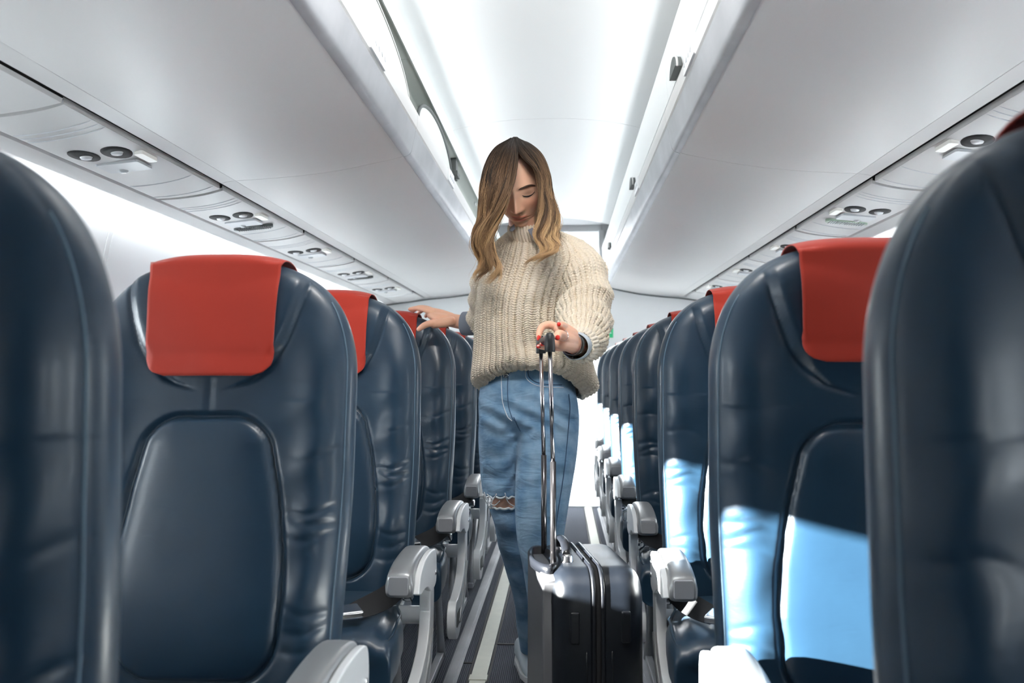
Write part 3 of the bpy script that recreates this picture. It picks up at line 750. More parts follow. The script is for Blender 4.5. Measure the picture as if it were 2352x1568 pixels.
def np_mesh(name, V, F, m, sm_=True):
    me = bpy.data.meshes.new(name); V = np.asarray(V, np.float32); F = np.asarray(F, np.int32)
    me.vertices.add(len(V)); me.vertices.foreach_set('co', V.ravel()); me.loops.add(F.size); me.loops.foreach_set('vertex_index', F.ravel())
    me.polygons.add(len(F)); me.polygons.foreach_set('loop_start', np.arange(0, F.size, F.shape[1], dtype=np.int32))
    me.polygons.foreach_set('loop_total', np.full(len(F), F.shape[1], np.int32)); me.update(calc_edges=True); me.validate()
    me.materials.append(m)
    if sm_: me.shade_smooth()
    return me
def grid_faces(nr, nc, wrap=True):
    i = np.arange(nr-1)[:, None]*nc; j = np.arange(nc if wrap else nc-1)[None]; k = (j+1) % nc
    return np.stack([i+j, i+k, i+nc+k, i+nc+j], -1).reshape(-1, 4)
def remeshed(mb, voxel, smooth=2):
    me = bpy.data.meshes.new('tmp'); me.from_pydata(mb.V, [], mb.F)
    bm = bmesh.new(); bm.from_mesh(me); bmesh.ops.recalc_face_normals(bm, faces=bm.faces); bm.to_mesh(me); bm.free()
    o = bpy.data.objects.new('tmp', me); C.objects.link(o)
    r = o.modifiers.new('r', 'REMESH'); r.mode = 'VOXEL'; r.voxel_size = voxel
    if smooth:
        s_ = o.modifiers.new('s', 'SMOOTH'); s_.factor = .5; s_.iterations = smooth
    dg = bpy.context.evaluated_depsgraph_get(); dg.update(); ev = o.evaluated_get(dg).to_mesh()
    V = np.zeros(len(ev.vertices)*3, np.float32); ev.vertices.foreach_get('co', V); F = [tuple(p.vertices) for p in ev.polygons]
    V = V.reshape(-1, 3).copy(); o.evaluated_get(dg).to_mesh_clear(); bpy.data.objects.remove(o); return V, F
def ell_ring(c, rx, ry, n=40, tilt=None, ex=1.0):
    out = []
    for j in range(n):
        a = 2*PI*j/n; cx, sy = math.cos(a), math.sin(a)
        out.append((c[0]+rx*math.copysign(abs(cx)**ex, cx), c[1]+ry*math.copysign(abs(sy)**ex, sy), c[2]))
    return out
# ---- legs and jeans (rings sliced horizontally: left px, right px, py, depth, depth radius)
def px_rings(rows, n=56, ex=.92):
    R_ = []
    for l, r, y, Y, ry in rows:
        a, b = at(l, y, Y), at(r, y, Y); R_.append((*(a+b)/2, (b-a).length/2, ry))
    R_ = catmull(R_, 5)
    return [ell_ring(q[:3], q[3], q[4], n, ex=ex) for q in R_]
# screen-left leg steps back and is bent at the torn knee; screen-right leg stands
thighA = [(1112, 1212, 900, 2.76, .088), (1102, 1206, 950, 2.77, .090), (1099, 1200, 1000, 2.785, .084), (1101, 1198, 1050, 2.80, .076), (1104, 1196, 1095, 2.81, .070), (1110, 1196, 1138, 2.81, .066)]
shinA = [(1122, 1200, 1162, 2.81, .062), (1135, 1206, 1200, 2.83, .062), (1144, 1214, 1250, 2.87, .060), (1162, 1226, 1310, 2.93, .058), (1181, 1238, 1380, 3.00, .055), (1187, 1240, 1440, 3.05, .052), (1196, 1244, 1495, 3.09, .050)]
thighB = [(1195, 1322, 900, 2.76, .096), (1190, 1330, 950, 2.76, .096), (1188, 1329, 1000, 2.75, .092), (1186, 1323, 1060, 2.73, .086), (1183, 1313, 1120, 2.71, .080), (1183, 1303, 1180, 2.70, .074), (1188, 1294, 1240, 2.70, .070), (1200, 1288, 1300, 2.71, .068), (1212, 1288, 1380, 2.73, .066), (1218, 1284, 1460, 2.75, .062), (1222, 1280, 1540, 2.76, .058), (1224, 1278, 1590, 2.77, .056)]
hips = [(1118, 1302, 800, 2.77, .088), (1112, 1308, 835, 2.77, .092), (1106, 1316, 870, 2.77, .098), (1101, 1324, 905, 2.77, .106), (1099, 1329, 940, 2.77, .108), (1106, 1326, 968, 2.77, .098), (1130, 1310, 985, 2.77, .07)]
mb = MB(); mb.loft(px_rings(hips, 72, .85)); mb.loft(px_rings(thighA)); mb.loft(px_rings(thighB))
V, F = remeshed(mb, .0065, 6)
def denim_folds(V):
    V = V.copy(); cx, cy = -.08, 2.75
    z = V[:, 2]; x = V[:, 0]
    d = .0
    for i in range(len(V)):
        pass
    # creases: whiskers from the crotch and knee bunching
    w1 = .0075*np.sin(z*120+x*60)*np.exp(-((z-.88)/.05)**2)
    w2 = .007*np.sin(z*95-x*40+np.sin(x*60))*np.exp(-((z-.70)/.10)**2)*.6
    w3 = .008*np.sin((z-x*.8)*130)*np.exp(-((z-.83)/.035)**2)*np.exp(-((x+.13)/.05)**2)
    V[:, 1] -= (w1+w2+w3)*(V[:, 1] < 2.76)
    return V
V = denim_folds(V)
jm = bpy.data.meshes.new('jeans'); jm.from_pydata(V.tolist(), [], F); jm.update()
jeans = link('jeans', jm, M['denim']); adopt(jeans)
V, F = remeshed(MB().loft(px_rings(shinA)), .006, 4)
V[:, 1] -= .005*np.sin(V[:, 2]*70+V[:, 0]*30)
lj = bpy.data.meshes.new('torn_leg'); lj.from_pydata(V.tolist(), [], F); lj.update()
lj = link('torn_trouser_leg', lj, M['denim']); lj.parent = jeans
def sub(o, par): o.parent = par; return o
# pale frayed hems around the torn knee
def hem(pts, r, name, m, par=jeans):
    return sub(MB().tube(catmull(pts, 6), r, 6).build(name, m), par)
def ring_front(l, r, y, Y, ry, wob=0, a0=PI, a1=2*PI, n=20, grow=.002):
    a, b = at(l, y, Y), at(r, y, Y); c = (a+b)/2; rx = (b-a).length/2
    return [(c.x+(rx+grow)*math.cos(t), c.y+(ry+grow)*math.sin(t), c.z+wob*math.sin(t*23)) for t in np.linspace(a0, a1, n)]
hem(ring_front(1110, 1196, 1136, 2.81, .066, .003), .0030, 'frayed_hem', M['thread'])
hem(ring_front(1122, 1200, 1161, 2.81, .062, .002), .0034, 'frayed_hem', M['thread'])
for (a, b, c, d) in (((1112, 1130), (1120, 1150), (1135, 1160), (1148, 1150)), ((1118, 1134), (1130, 1146), (1128, 1158), (1122, 1164)), ((1160, 1132), (1163, 1145), (1170, 1156), (1184, 1164)), ((1140, 1134), (1135, 1144), (1126, 1154), (1128, 1166)), ((1110, 1134), (1114, 1146), (1118, 1156), (1124, 1166))):
    hem([at(q[0], q[1], 2.725+.012*k) for k, q in enumerate((a, b, c, d))], .0017, 'loose_thread', M['thread'])
# seams, fly and pocket as thin raised beads lying on the denim (projected later)
from mathutils.bvhtree import BVHTree
def project(bvh, px, py, off=.001):
    o = Vector((0, 0, 1.0)); d = (at(px, py, 2.6)-o).normalized(); h = bvh.ray_cast(o, d)
    return (h[0]+h[1]*off) if h[0] is not None else at(px, py, 2.65)
bv = BVHTree.FromPolygons([v.co for v in jm.vertices], [tuple(p.vertices) for p in jm.polygons])
def bead(name, P, r, m, bvh=bv, off=.0008, par=jeans):
    Q = [project(bvh, *p, off) for p in catmull(P, 6)]
    return sub(MB().tube(Q, r, 6).build(name, m), par)
bead('fly_seam', [(1168, 850), (1166, 890), (1168, 930), (1176, 958), (1186, 968)], .0016, M['denim_seam'])
bead('fly_seam', [(1152, 850), (1152, 890), (1155, 925), (1165, 955), (1176, 966)], .0013, M['thread'])
bead('pocket_edge', [(1212, 850), (1216, 866), (1234, 878), (1262, 883), (1290, 884)], .0020, M['denim_seam'])
bead('pocket_edge', [(1206, 850), (1210, 870), (1230, 884), (1262, 889), (1294, 890)], .0010, M['thread'])
bead('side_seam', [(1306, 905), (1309, 935), (1306, 975), (1302, 1020), (1297, 1070), (1290, 1120), (1282, 1170), (1275, 1220)], .0016, M['denim_seam'])
bead('crotch_seam', [(1180, 958), (1188, 975), (1196, 990)], .0016, M['denim_seam'])
bt = sub(MB().loft([[(r_*math.cos(a), -h, r_*math.sin(a)) for a in [2*PI*i/14 for i in range(14)]] for r_, h in ((.008, 0), (.008, .003), (.004, .004))]).build('button', M['silver']), jeans); bt.location = project(bv, 1162, 862, .001)
# ---- sweater: dense grids whose displacement is the real rib-and-stitch relief
def knit(a, b, rib=.0165, st=.0085, amp=.0108, amp2=.0028):
    """a across ribs, b along ribs (metres)"""
    u = a/rib; f = u-np.floor(u); c = np.abs(f-.5)*2                     # 0 middle of the rib, 1 in the valley
    valley = np.exp(-((1-c)/.30)**2)
    ph = .5*np.mod(np.floor(u+.5), 2)
    hole = .62+.38*np.cos(2*PI*(b/st+ph))
    lobes = np.exp(-((c-.42)/.30)**2)
    return -amp*valley*hole+amp2*(np.cos(2*PI*(b/st+.95*c))*lobes*.8+.25)-.0022*np.exp(-(c/.10)**2)
def disp_grid(P, amount):
    """push a closed-in-columns grid (nr,nc,3) along its own normals"""
    du = np.roll(P, -1, 1)-np.roll(P, 1, 1); dv = np.gradient(P, axis=0); N = np.cross(du, dv); N /= np.linalg.norm(N, axis=2)[..., None]+1e-9
    return P+N*amount[..., None], N
def smooth_rows(R_, n):
    """resample catmull rows of a parameter table to n rows"""
    A = np.array(catmull(R_, 40)); L = np.r_[0, np.cumsum(np.linalg.norm(np.diff(A[:, :3], axis=0), axis=1))]; t = np.linspace(0, L[-1], n)
    return np.stack([np.interp(t, L, A[:, k]) for k in range(A.shape[1])], 1)
# torso columns: (left px, right px, py, depth centre, depth radius)
TR = [(1096, 1350, 905, 2.78, .150), (1084, 1372, 880, 2.78, .150), (1086, 1368, 840, 2.77, .146), (1089, 1350, 800, 2.76, .140), (1091, 1342, 750, 2.75, .136), (1094, 1345, 700, 2.74, .132), (1102, 1362, 650, 2.735, .126), (1112, 1376, 610, 2.73, .118), (1124, 1366, 578, 2.725, .104), (1140, 1340, 556, 2.72, .086), (1158, 1306, 540, 2.70, .070), (1170, 1276, 530, 2.685, .058), (1174, 1262, 524, 2.675, .052)]
rows = []
for l, r, y, Y, ry in TR:
    a, b = at(l, y, Y), at(r, y, Y); rows.append((*((a+b)/2), (b-a).length/2, ry))
NR, NC = 330, 720
T_ = smooth_rows(rows, NR)
th = np.linspace(0, 2*PI, NC, endpoint=False)
ex = .86
cx, sy = np.cos(th), np.sin(th); cx = np.sign(cx)*np.abs(cx)**ex; sy = np.sign(sy)*np.abs(sy)**ex
P = np.stack([T_[:, 0:1]+T_[:, 3:4]*cx, T_[:, 1:2]+T_[:, 4:5]*sy, T_[:, 2:3]+0*cx], -1)
fr = np.linspace(0, 1, NR)[:, None]
# slanted hem: high at the front, low at the sides and back, blousing over the waist
front = np.clip(-np.sin(th), 0, 1)[None]; right = np.clip(np.cos(th), 0, 1)[None]; left = np.clip(-np.cos(th), 0, 1)[None]
P[..., 2] += (1-fr)**3.0*(.072*front**1.3-.018*right**3+.004*left**6)
bl = np.exp(-((fr-.10)/.08)**2); P[..., 1] -= .018*bl*front
tuck = np.exp(-(fr/.03)**2); ctr = T_[:, None, :3]
P[..., :2] += (ctr[..., :2]-P[..., :2])*.10*tuck[..., None]
# soft folds: shoulder-to-hip drape, underarm gathers
X_, Z_ = P[..., 0], P[..., 2]
P[..., 1] -= (.007*np.sin((X_*1.0+Z_*.55)*46)*front*np.exp(-((Z_-1.05)/.09)**2)+.004*np.sin((X_-Z_*.6)*38+1)*front)
P[..., 0] += .004*np.sin(Z_*48)*right
dv_ = np.r_[0, np.cumsum(np.linalg.norm(np.diff(T_[:, [0, 1, 2]], axis=0), axis=1)+0)]
dz = np.r_[0, np.cumsum(np.abs(np.diff(T_[:, 2]))+np.abs(np.diff(T_[:, 3]))*.6)]
NRIB = 50
A_ = th[None]/(2*PI)*NRIB*.0165+0*fr; B_ = dz[:, None]+0*A_
amt = knit(A_, B_, st=.0082)*np.clip((T_[:, 3:4]/.13), .3, 1)
P2, _ = disp_grid(P, -amt if False else amt)
# pick outward sign
if ((P2-P)[NR//2, :, :2]*(P[NR//2, :, :2]-T_[NR//2, None, :2])).sum(1)[np.argmax(amt[NR//2])] < 0: P2 = 2*P-P2
swm = np_mesh('sweater', P2.reshape(-1, 3), grid_faces(NR, NC), M['knit'])
sweater = bpy.data.objects.new('sweater', swm); C.objects.link(sweater); adopt(sweater)
so = sweater.modifiers.new('s', 'SOLIDIFY'); so.thickness = .004; so.offset = -1
def sleeve(name, path, nc=300, nribs=27, wr=.006, seed=0, st=.0082):
    """path rows: (x,y,z,radius a, radius b)"""
    A = np.array(path, float); L = np.linalg.norm(np.diff(A[:, :3], axis=0), axis=1).sum(); nr = int(L/.0016)
    T = smooth_rows(path, nr); C_ = T[:, :3]; tg = np.gradient(C_, axis=0); tg /= np.linalg.norm(tg, axis=1)[:, None]
    up = np.array((1., 0, 0)); Pg = np.zeros((nr, nc, 3)); t_ = np.linspace(0, 2*PI, nc, endpoint=False)
    L_ = np.linspace(0, L, nr)
    for i in range(nr):
        v_ = np.cross(tg[i], up); v_ /= np.linalg.norm(v_); up = np.cross(v_, tg[i])
        wv = wr*(np.sin(L_[i]*70+2.2*np.sin(t_+seed)+seed)+.6*np.sin(L_[i]*41-1.7*t_*1+seed*2))*min(1, (L-L_[i])/.05)
        Pg[i] = C_[i]+up*((T[i, 3]+wv)*np.cos(t_))[:, None]+v_*((T[i, 4]+wv)*np.sin(t_))[:, None]
    a_ = (t_/(2*PI)*nribs*.0165)[None]+0*L_[:, None]; am = knit(a_, L_[:, None]+0*a_, st=st)*np.clip(T[:, 3:4]/.06, .35, 1)
    Q, N = disp_grid(Pg, am)
    k = nr//2; j = np.argmax(am[k])
    if np.dot(Q[k, j]-Pg[k, j], Pg[k, j]-C_[k]) < 0: Q = 2*Pg-Q
    me = np_mesh(name, Q.reshape(-1, 3), grid_faces(nr, nc), M['knit']); o = bpy.data.objects.new(name, me); C.objects.link(o); o.parent = sweater
    s_ = o.modifiers.new('s', 'SOLIDIFY'); s_.thickness = .003; s_.offset = -1
    return o
def pw(px, py, Y, ra, rb=None): return (*at(px, py, Y), ra, rb or ra)
sleeve('sleeve', [pw(1300, 590, 2.71, .070), pw(1322, 615, 2.70, .078), pw(1338, 655, 2.68, .079), pw(1341, 700, 2.65, .078), pw(1341, 742, 2.59, .074), pw(1340, 772, 2.51, .064), pw(1338, 787, 2.43, .052), pw(1334, 792, 2.375, .042)], seed=1.3, wr=.006)
sleeve('sleeve', [pw(1160, 590, 2.74, .058), pw(1135, 640, 2.80, .062), pw(1118, 700, 2.90, .058), pw(1110, 735, 2.96, .050), pw(1100, 741, 2.985, .042)], seed=.4, nribs=24)
def ribbed_band(name, path, nrib, m, amp=.003, n=200, par=None, th_=.003):
    A = np.array(catmull(path, 6)); C_ = A[:, :3]; tg = np.gradient(C_, axis=0); tg /= np.linalg.norm(tg, axis=1)[:, None]; up = np.array((1., 0, 0))
    t_ = np.linspace(0, 2*PI, n, endpoint=False); G = np.zeros((len(A), n, 3))
    for i in range(len(A)):
        v_ = np.cross(tg[i], up); v_ /= np.linalg.norm(v_); up = np.cross(v_, tg[i]); w_ = amp*np.cos(t_*nrib)
        G[i] = C_[i]+up*((A[i, 3]+w_)*np.cos(t_))[:, None]+v_*((A[i, 4]+w_)*np.sin(t_))[:, None]
    me = np_mesh(name, G.reshape(-1, 3), grid_faces(len(A), n), m); o = bpy.data.objects.new(name, me); C.objects.link(o)
    if par: o.parent = par
    s_ = o.modifiers.new('s', 'SOLIDIFY'); s_.thickness = th_; s_.offset = 0
    return o
ribbed_band('knit_cuff', [pw(1336, 791, 2.40, .043), pw(1333, 793, 2.365, .042), pw(1330, 794, 2.335, .039), pw(1329, 794, 2.325, .036)], 26, M['knit'], .0022, 260, sweater, .004)
ribbed_band('knit_collar', [pw(1215, 540, 2.68, .064, .056), pw(1210, 533, 2.67, .054, .050), pw(1207, 527, 2.66, .050, .047), pw(1207, 523, 2.66, .049, .046)], 34, M['knit'], .0018, 300, sweater, .004)
# shirt cuffs and collar tips
shirt = ribbed_band('shirt_cuff', [pw(1334, 792, 2.37, .036), pw(1328, 794, 2.33, .0345), pw(1322, 795, 2.30, .0335), pw(1321, 795, 2.295, .033)], 3, M['shirt_pale'], .0008, 60, None, .0018); adopt(shirt)
sc = ribbed_band('shirt_cuff', [pw(1104, 741, 2.98, .036), pw(1090, 742, 2.99, .0385), pw(1074, 743, 3.0, .0385), pw(1066, 743, 3.005, .038)], 3, M['shirt'], .0008, 60, None, .0018); adopt(sc)
def slab(pts, th_, m, name):
    me_ = MB(); n = Vector((0, -1, 0)); P_ = [Vector(p) for p in pts]
    me_.loft([[p for p in P_], [p+n*th_ for p in P_]]); o = me_.build(name, m, bevel=.001); adopt(o); return o
slab([at(1212, 528, 2.60), at(1222, 545, 2.585), at(1229, 552, 2.58), at(1236, 545, 2.59), at(1238, 530, 2.61), at(1228, 520, 2.63)], .003, M['shirt'], 'shirt_collar_tip')
slab([at(1174, 521, 2.60), at(1170, 530, 2.59), at(1177, 532, 2.585), at(1183, 526, 2.59), at(1181, 514, 2.61)], .003, M['shirt'], 'shirt_collar_tip')

# ---- head
HS = 1.12
HC = at(1193, 419, 2.61)
HM = Matrix.Translation(HC) @ Matrix.Rotation(math.radians(-3), 4, 'Y') @ Matrix.Rotation(math.radians(-8), 4, 'Z') @ Matrix.Rotation(math.radians(29), 4, 'X') @ Matrix.Scale(HS, 4)
def head_surface():
    n, m_ = 260, 200
    ph = np.linspace(-PI/2, PI/2, m_)[:, None]; ta = np.linspace(0, 2*PI, n, endpoint=False)[None]
    z = np.sin(ph)+0*ta; c = np.cos(ph)
    x = c*np.sin(ta); y = -c*np.cos(ta)                 # ta=0 faces -y
    zz = np.where(z > 0, z*.104, z*.118)
    wx = .0715*np.where(zz > 0, 1, 1-.30*sm(.02, .118, -zz)); wyf = .088*np.where(zz > 0, 1, 1+.02*sm(.0, .1, -zz)); wyb = .098*np.where(zz > 0, 1, 1-.5*sm(.02, .118, -zz))
    X = x*wx; Y = np.where(y < 0, y*wyf, y*wyb); Z = zz
    # rounder jaw: keep width towards the chin at the front
    k = sm(.03, .115, -Z); X = X*(1+.04*k*(Y < 0)); 
    f = sm(0, .02, -Y)                                       # only the face
    g = lambda cx_, cz_, sx, sz: np.exp(-((np.abs(X)-cx_)/sx)**2-((Z-cz_)/sz)**2)
    g0 = lambda cx_, cz_, sx, sz: np.exp(-((X-cx_)/sx)**2-((Z-cz_)/sz)**2)
    d = 0*X
    d += .010*g0(0, -.100, .022, .014)                        # chin
    d -= .004*g0(0, -.084, .022, .008)
    d += .0045*g(.040, -.030, .020, .020)                     # cheeks
    d -= .0085*g(.031, -.002, .017, .012)                     # eye sockets
    d += .0055*g(.031, -.004, .0145, .0088)                   # closed lids over the eyes
    d += .0030*g(.028, .013, .022, .006)                      # brow ridge
    nz = np.clip((-Z-(-.006))/.050, 0, 1)
    bridge = (.006+.0185*sm(-.004, .046, -Z)**1.15)*np.exp(-(X/(.0065+.0035*nz))**2)*sm(-.022, .002, -Z)*(1-sm(.047, .054, -Z))
    d += bridge
    d += .0075*g(.0115, -.046, .0052, .0062)                  # nostril wings
    d += .0040*g0(0, -.0435, .0085, .0075)
    d -= .0060*g(.0062, -.0525, .0028, .0022)
    d -= .0015*g0(0, -.060, .003, .006)
    d += .0048*g0(0, -.0705, .020, .0100)                     # mouth mound
    d += .0026*g(.0060, -.0675, .009, .0028)+.0034*g0(0, -.0765, .014, .0036)
    d -= .0034*g0(0, -.0718, .021, .0014)
    d -= .0008*g(.0235, -.0715, .004, .004)
    Y = Y-d*f
    # neck-side of the jaw tucks back
    tone = .25+0*X
    lipu = np.exp(-((Z+.0675)/.0032)**4)*np.exp(-(X/.0205)**6); lipl = np.exp(-((Z+.0770)/.0044)**4)*np.exp(-(X/.0175)**4)
    tone += .50*np.clip(np.maximum(lipu*.9, lipl), 0, 1)*f
    tone += .12*g(.042, -.036, .022, .020)*f+.10*g0(0, -.046, .010, .008)*f
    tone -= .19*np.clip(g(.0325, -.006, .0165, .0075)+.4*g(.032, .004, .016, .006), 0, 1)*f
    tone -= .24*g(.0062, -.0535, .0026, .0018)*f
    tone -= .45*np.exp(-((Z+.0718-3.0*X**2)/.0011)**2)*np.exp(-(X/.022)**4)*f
    tone = np.clip(tone, 0, 1)
    return np.stack([X, Y, Z], -1), tone
HP, HT = head_surface()
nr, nc = HP.shape[:2]
hv = (np.array(HM)[:3, :3] @ HP.reshape(-1, 3).T).T+np.array(HM)[:3, 3]
body_V = [hv]; body_F = [tuple(map(int, f)) for f in grid_faces(nr, nc)]; body_T = [HT.ravel()]
head_bvh = BVHTree.FromPolygons([Vector(v) for v in hv], body_F)
def loc2w(p): return HM @ Vector(p)
def on_face(x, z, off=.0006):
    o = Vector((x, -.3, z)); d = Vector((0, 1, 0)); h = head_bvh.ray_cast(HM @ o, (HM.to_3x3() @ d).normalized())
    return h[0]+h[1]*off
def strip_on_face(name, P, w_, m, off=.0008):
    Q = catmull(P, 8); R_ = []
    for i, q in enumerate(Q):
        t = i/(len(Q)-1); ww = w_(t); c0 = on_face(q[0], q[1]-ww, off); c1 = on_face(q[0], q[1]+ww, off); mid = on_face(q[0], q[1], off+.0012)
        R_.append([c0, mid, c1, on_face(q[0], q[1], -.0006)])
    o = MB().loft(R_).build(name, m); adopt(o); return o
for s in (-1, 1):
    strip_on_face('eyebrow', [(s*.0105, .0080), (s*.020, .0105), (s*.032, .0130), (s*.042, .0120), (s*.050, .0075)], lambda t: (.0031*(1-t)**.5*(.75+.6*t)+.0002)*min(1, .25+6*t), M['brow'])
    strip_on_face('eyelash', [(s*.0175, -.0085), (s*.024, -.0120), (s*.032, -.0134), (s*.040, -.0118), (s*.0465, -.0070)], lambda t: .0006+.0013*math.sin(PI*min(1, t*1.1)), M['lash'])
    # lashes fanning out below the lid edge
    lb = MB()
    for i in range(18):
        t = i/17; x = s*(.020+.026*t); z = np.interp(abs(x), [.0175, .024, .032, .040, .0465], [-.0085, -.0120, -.0134, -.0118, -.0070])
        a = on_face(x, z, .0006); b_ = a+(HM.to_3x3() @ Vector((s*.0035*t, -.0050, -.0042))); lb.tube([a, (a+b_)/2+Vector((0, 0, -.0006)), b_], [.0003, .00025, .0001], 4)
    adopt(lb.build('eyelashes', M['lash']))
# ---- hands as skinned-looking lofted chains, voxel joined
def chain(mb, pts, rad, n=14):
    Q = catmull([(*p, r) for p, r in zip(pts, rad)], 5); P_ = [q[:3] for q in Q]; R_ = [q[3] for q in Q]
    d0 = np.array(P_[0])-np.array(P_[1]); d0 /= np.linalg.norm(d0); d1 = np.array(P_[-1])-np.array(P_[-2]); d1 /= np.linalg.norm(d1)
    pre = [(P_[0]+d0*R_[0]*k, R_[0]*math.sqrt(max(0, 1-k*k))+1e-4) for k in (.95, .8, .5)]; post = [(P_[-1]+d1*R_[-1]*k, R_[-1]*math.sqrt(max(0, 1-k*k))+1e-4) for k in (.3, .6, .85, .97)]
    mb.tube([p for p, _ in pre]+list(P_)+[p for p, _ in post], [r for _, r in pre]+list(R_)+[r for _, r in post], n)
nails = []
def nail(c, d, nrm, L=.0125, W=.0058):
    nails.append((Vector(c), Vector(d).normalized(), Vector(nrm).normalized(), L, W))
# hand on the suitcase handle.  palm lies to the right and behind the near grip cap
H1 = MB(); q = lambda x, y, Y: tuple(at(x, y, Y))
chain(H1, [q(1334, 794, 2.38), q(1322, 792, 2.32), q(1312, 788, 2.285)], [.027, .025, .0245], 20)     # wrist
chain(H1, [q(1314, 776, 2.285), q(1303, 768, 2.25), q(1290, 760, 2.225)], [.019, .019, .0155])
chain(H1, [q(1314, 786, 2.285), q(1303, 780, 2.24), q(1292, 776, 2.205)], [.020, .0195, .0155])
chain(H1, [q(1314, 794, 2.28), q(1303, 791, 2.24), q(1290, 789, 2.205)], [.018, .018, .0145])
chain(H1, [q(1314, 768, 2.30), q(1296, 756, 2.27), q(1284, 757, 2.27)], [.017, .016, .014])
F1 = {
 'thumb': ([q(1304, 766, 2.28), q(1296, 752, 2.24), q(1289, 747, 2.20), q(1286, 746, 2.168)], [.0135, .0115, .0100, .0082]),
 'index': ([q(1286, 757, 2.275), q(1264, 746, 2.275), q(1246, 750, 2.26), q(1239, 763, 2.245), q(1237, 774, 2.235)], [.0125, .0100, .0092, .0082, .0066]),
 'middle': ([q(1298, 776, 2.21), q(1288, 768, 2.155), q(1282, 768, 2.125), q(1281, 774, 2.112)], [.0125, .0112, .0098, .0082]),
 'ring_f': ([q(1300, 789, 2.22), q(1280, 789, 2.20), q(1262, 787, 2.19), q(1250, 788, 2.19), q(1245, 790, 2.192)], [.0118, .0098, .0092, .0084, .0066]),
 'little': ([q(1302, 797, 2.24), q(1284, 798, 2.22), q(1262, 797, 2.215), q(1245, 796, 2.215), q(1238, 795, 2.215)], [.0108, .0088, .0082, .0074, .0060])}
for k, (P_, R_) in F1.items(): chain(H1, P_, R_)
nail(at(1283.5, 744, 2.158), (-1, -.3, .1), (-.3, -1, .35), .0095, .0052)
nail(at(1237, 776, 2.227), (-.1, -.2, -1), (-.55, -1, 0), .0140, .0054)
nail(at(1281, 775, 2.103), (.15, -.2, -1), (-.1, -1, .25), .0120, .0056)
nail(at(1246, 790, 2.183), (-1, -.1, -.15), (-.2, -1, .35), .0120, .0054)
nail(at(1237, 795, 2.208), (-1, -.1, -.2), (-.2, -1, .3), .0110, .0050)
V1, Fh1 = remeshed(H1, .0017, 3)
# hand resting on the seat back (screen left)
H2 = MB()
chain(H2, [q(1076, 742, 3.02), q(1050, 738, 3.04), q(1032, 734, 3.05)], [.026, .0235, .0235], 20)
chain(H2, [q(1036, 730, 3.05), q(1012, 722, 3.07), q(992, 716, 3.10)], [.018, .018, .015])
chain(H2, [q(1036, 736, 3.04), q(1010, 732, 3.05), q(990, 724, 3.09)], [.020, .020, .014])
chain(H2, [q(1036, 738, 3.02), q(1012, 742, 3.01), q(996, 745, 3.01)], [.017, .016, .013])
chain(H2, [q(996, 718, 3.08), q(975, 710, 3.10), q(958, 708, 3.12), q(942, 710, 3.13)], [.0135, .0105, .0092, .0072])
chain(H2, [q(996, 716, 3.11), q(978, 708, 3.14), q(960, 707, 3.17), q(947, 714, 3.20)], [.0130, .0105, .0092, .0072])
chain(H2, [q(998, 717, 3.13), q(984, 711, 3.17), q(972, 711, 3.21), q(962, 718, 3.24)], [.0125, .0100, .0088, .0070])
chain(H2, [q(1002, 720, 3.14), q(992, 715, 3.19), q(984, 718, 3.23), q(978, 726, 3.25)], [.0115, .0092, .0082, .0065])
chain(H2, [q(1000, 741, 3.01), q(986, 743, 3.0), q(973, 748, 3.0), q(962, 756, 3.0)], [.0135, .0115, .0105, .0080])
V2, Fh2 = remeshed(H2, .0018, 3)
# neck, torso, arms and legs under the clothes: one continuous surface
BD = MB()
BD.loft([ell_ring(at(1208, 560, 2.69), .060, .055, 30), ell_ring(at(1206, 530, 2.665), .049, .050, 30), ell_ring(at(1204, 510, 2.645), .046, .050, 30), ell_ring(at(1203, 470, 2.63), .046, .050, 30)])
BD.loft([ell_ring(at(1212, 930, 2.77), .12, .08, 30), ell_ring(at(1212, 850, 2.77), .115, .08, 30), ell_ring(at(1215, 740, 2.76), .10, .075, 30), ell_ring(at(1222, 650, 2.74), .115, .08, 30), ell_ring(at(1228, 600, 2.73), .12, .07, 30), ell_ring(at(1222, 570, 2.71), .08, .05, 30), ell_ring(at(1210, 548, 2.69), .05, .045, 30)])
chain(BD, [q(1290, 600, 2.71), q(1335, 640, 2.69), q(1342, 710, 2.65), q(1341, 755, 2.57), q(1338, 785, 2.44), q(1326, 793, 2.34)], [.045, .045, .042, .038, .031, .0255], 20)
chain(BD, [q(1165, 600, 2.74), q(1135, 640, 2.80), q(1118, 705, 2.91), q(1105, 738, 2.97), q(1076, 742, 3.02)], [.042, .042, .036, .032, .0255], 20)
chain(BD, [q(1158, 930, 2.77), q(1154, 1040, 2.80), q(1156, 1110, 2.81), q(1161, 1150, 2.81), q(1170, 1200, 2.83), q(1192, 1300, 2.92), q(1211, 1380, 3.0), q(1219, 1490, 3.09)], [.062, .056, .048, .043, .040, .038, .030, .028], 24)
chain(BD, [q(1260, 930, 2.76), q(1255, 1060, 2.73), q(1245, 1180, 2.71), q(1245, 1300, 2.72), q(1250, 1450, 2.75), q(1251, 1600, 2.77)], [.068, .060, .050, .048, .042, .030], 24)
V3, F3 = remeshed(BD, .005, 3)
n0 = len(hv)
for V_, F_ in ((V1, Fh1), (V2, Fh2), (V3, F3)):
    body_F += [tuple(i+n0 for i in f) for f in F_]; n0 += len(V_); body_V.append(V_); body_T.append(np.full(len(V_), .30))
bme = bpy.data.meshes.new('body'); bme.from_pydata(np.concatenate(body_V).tolist(), [], body_F); bme.update()
at_ = bme.attributes.new('tone', 'FLOAT', 'POINT'); at_.data.foreach_set('value', np.concatenate(body_T).astype(np.float32))
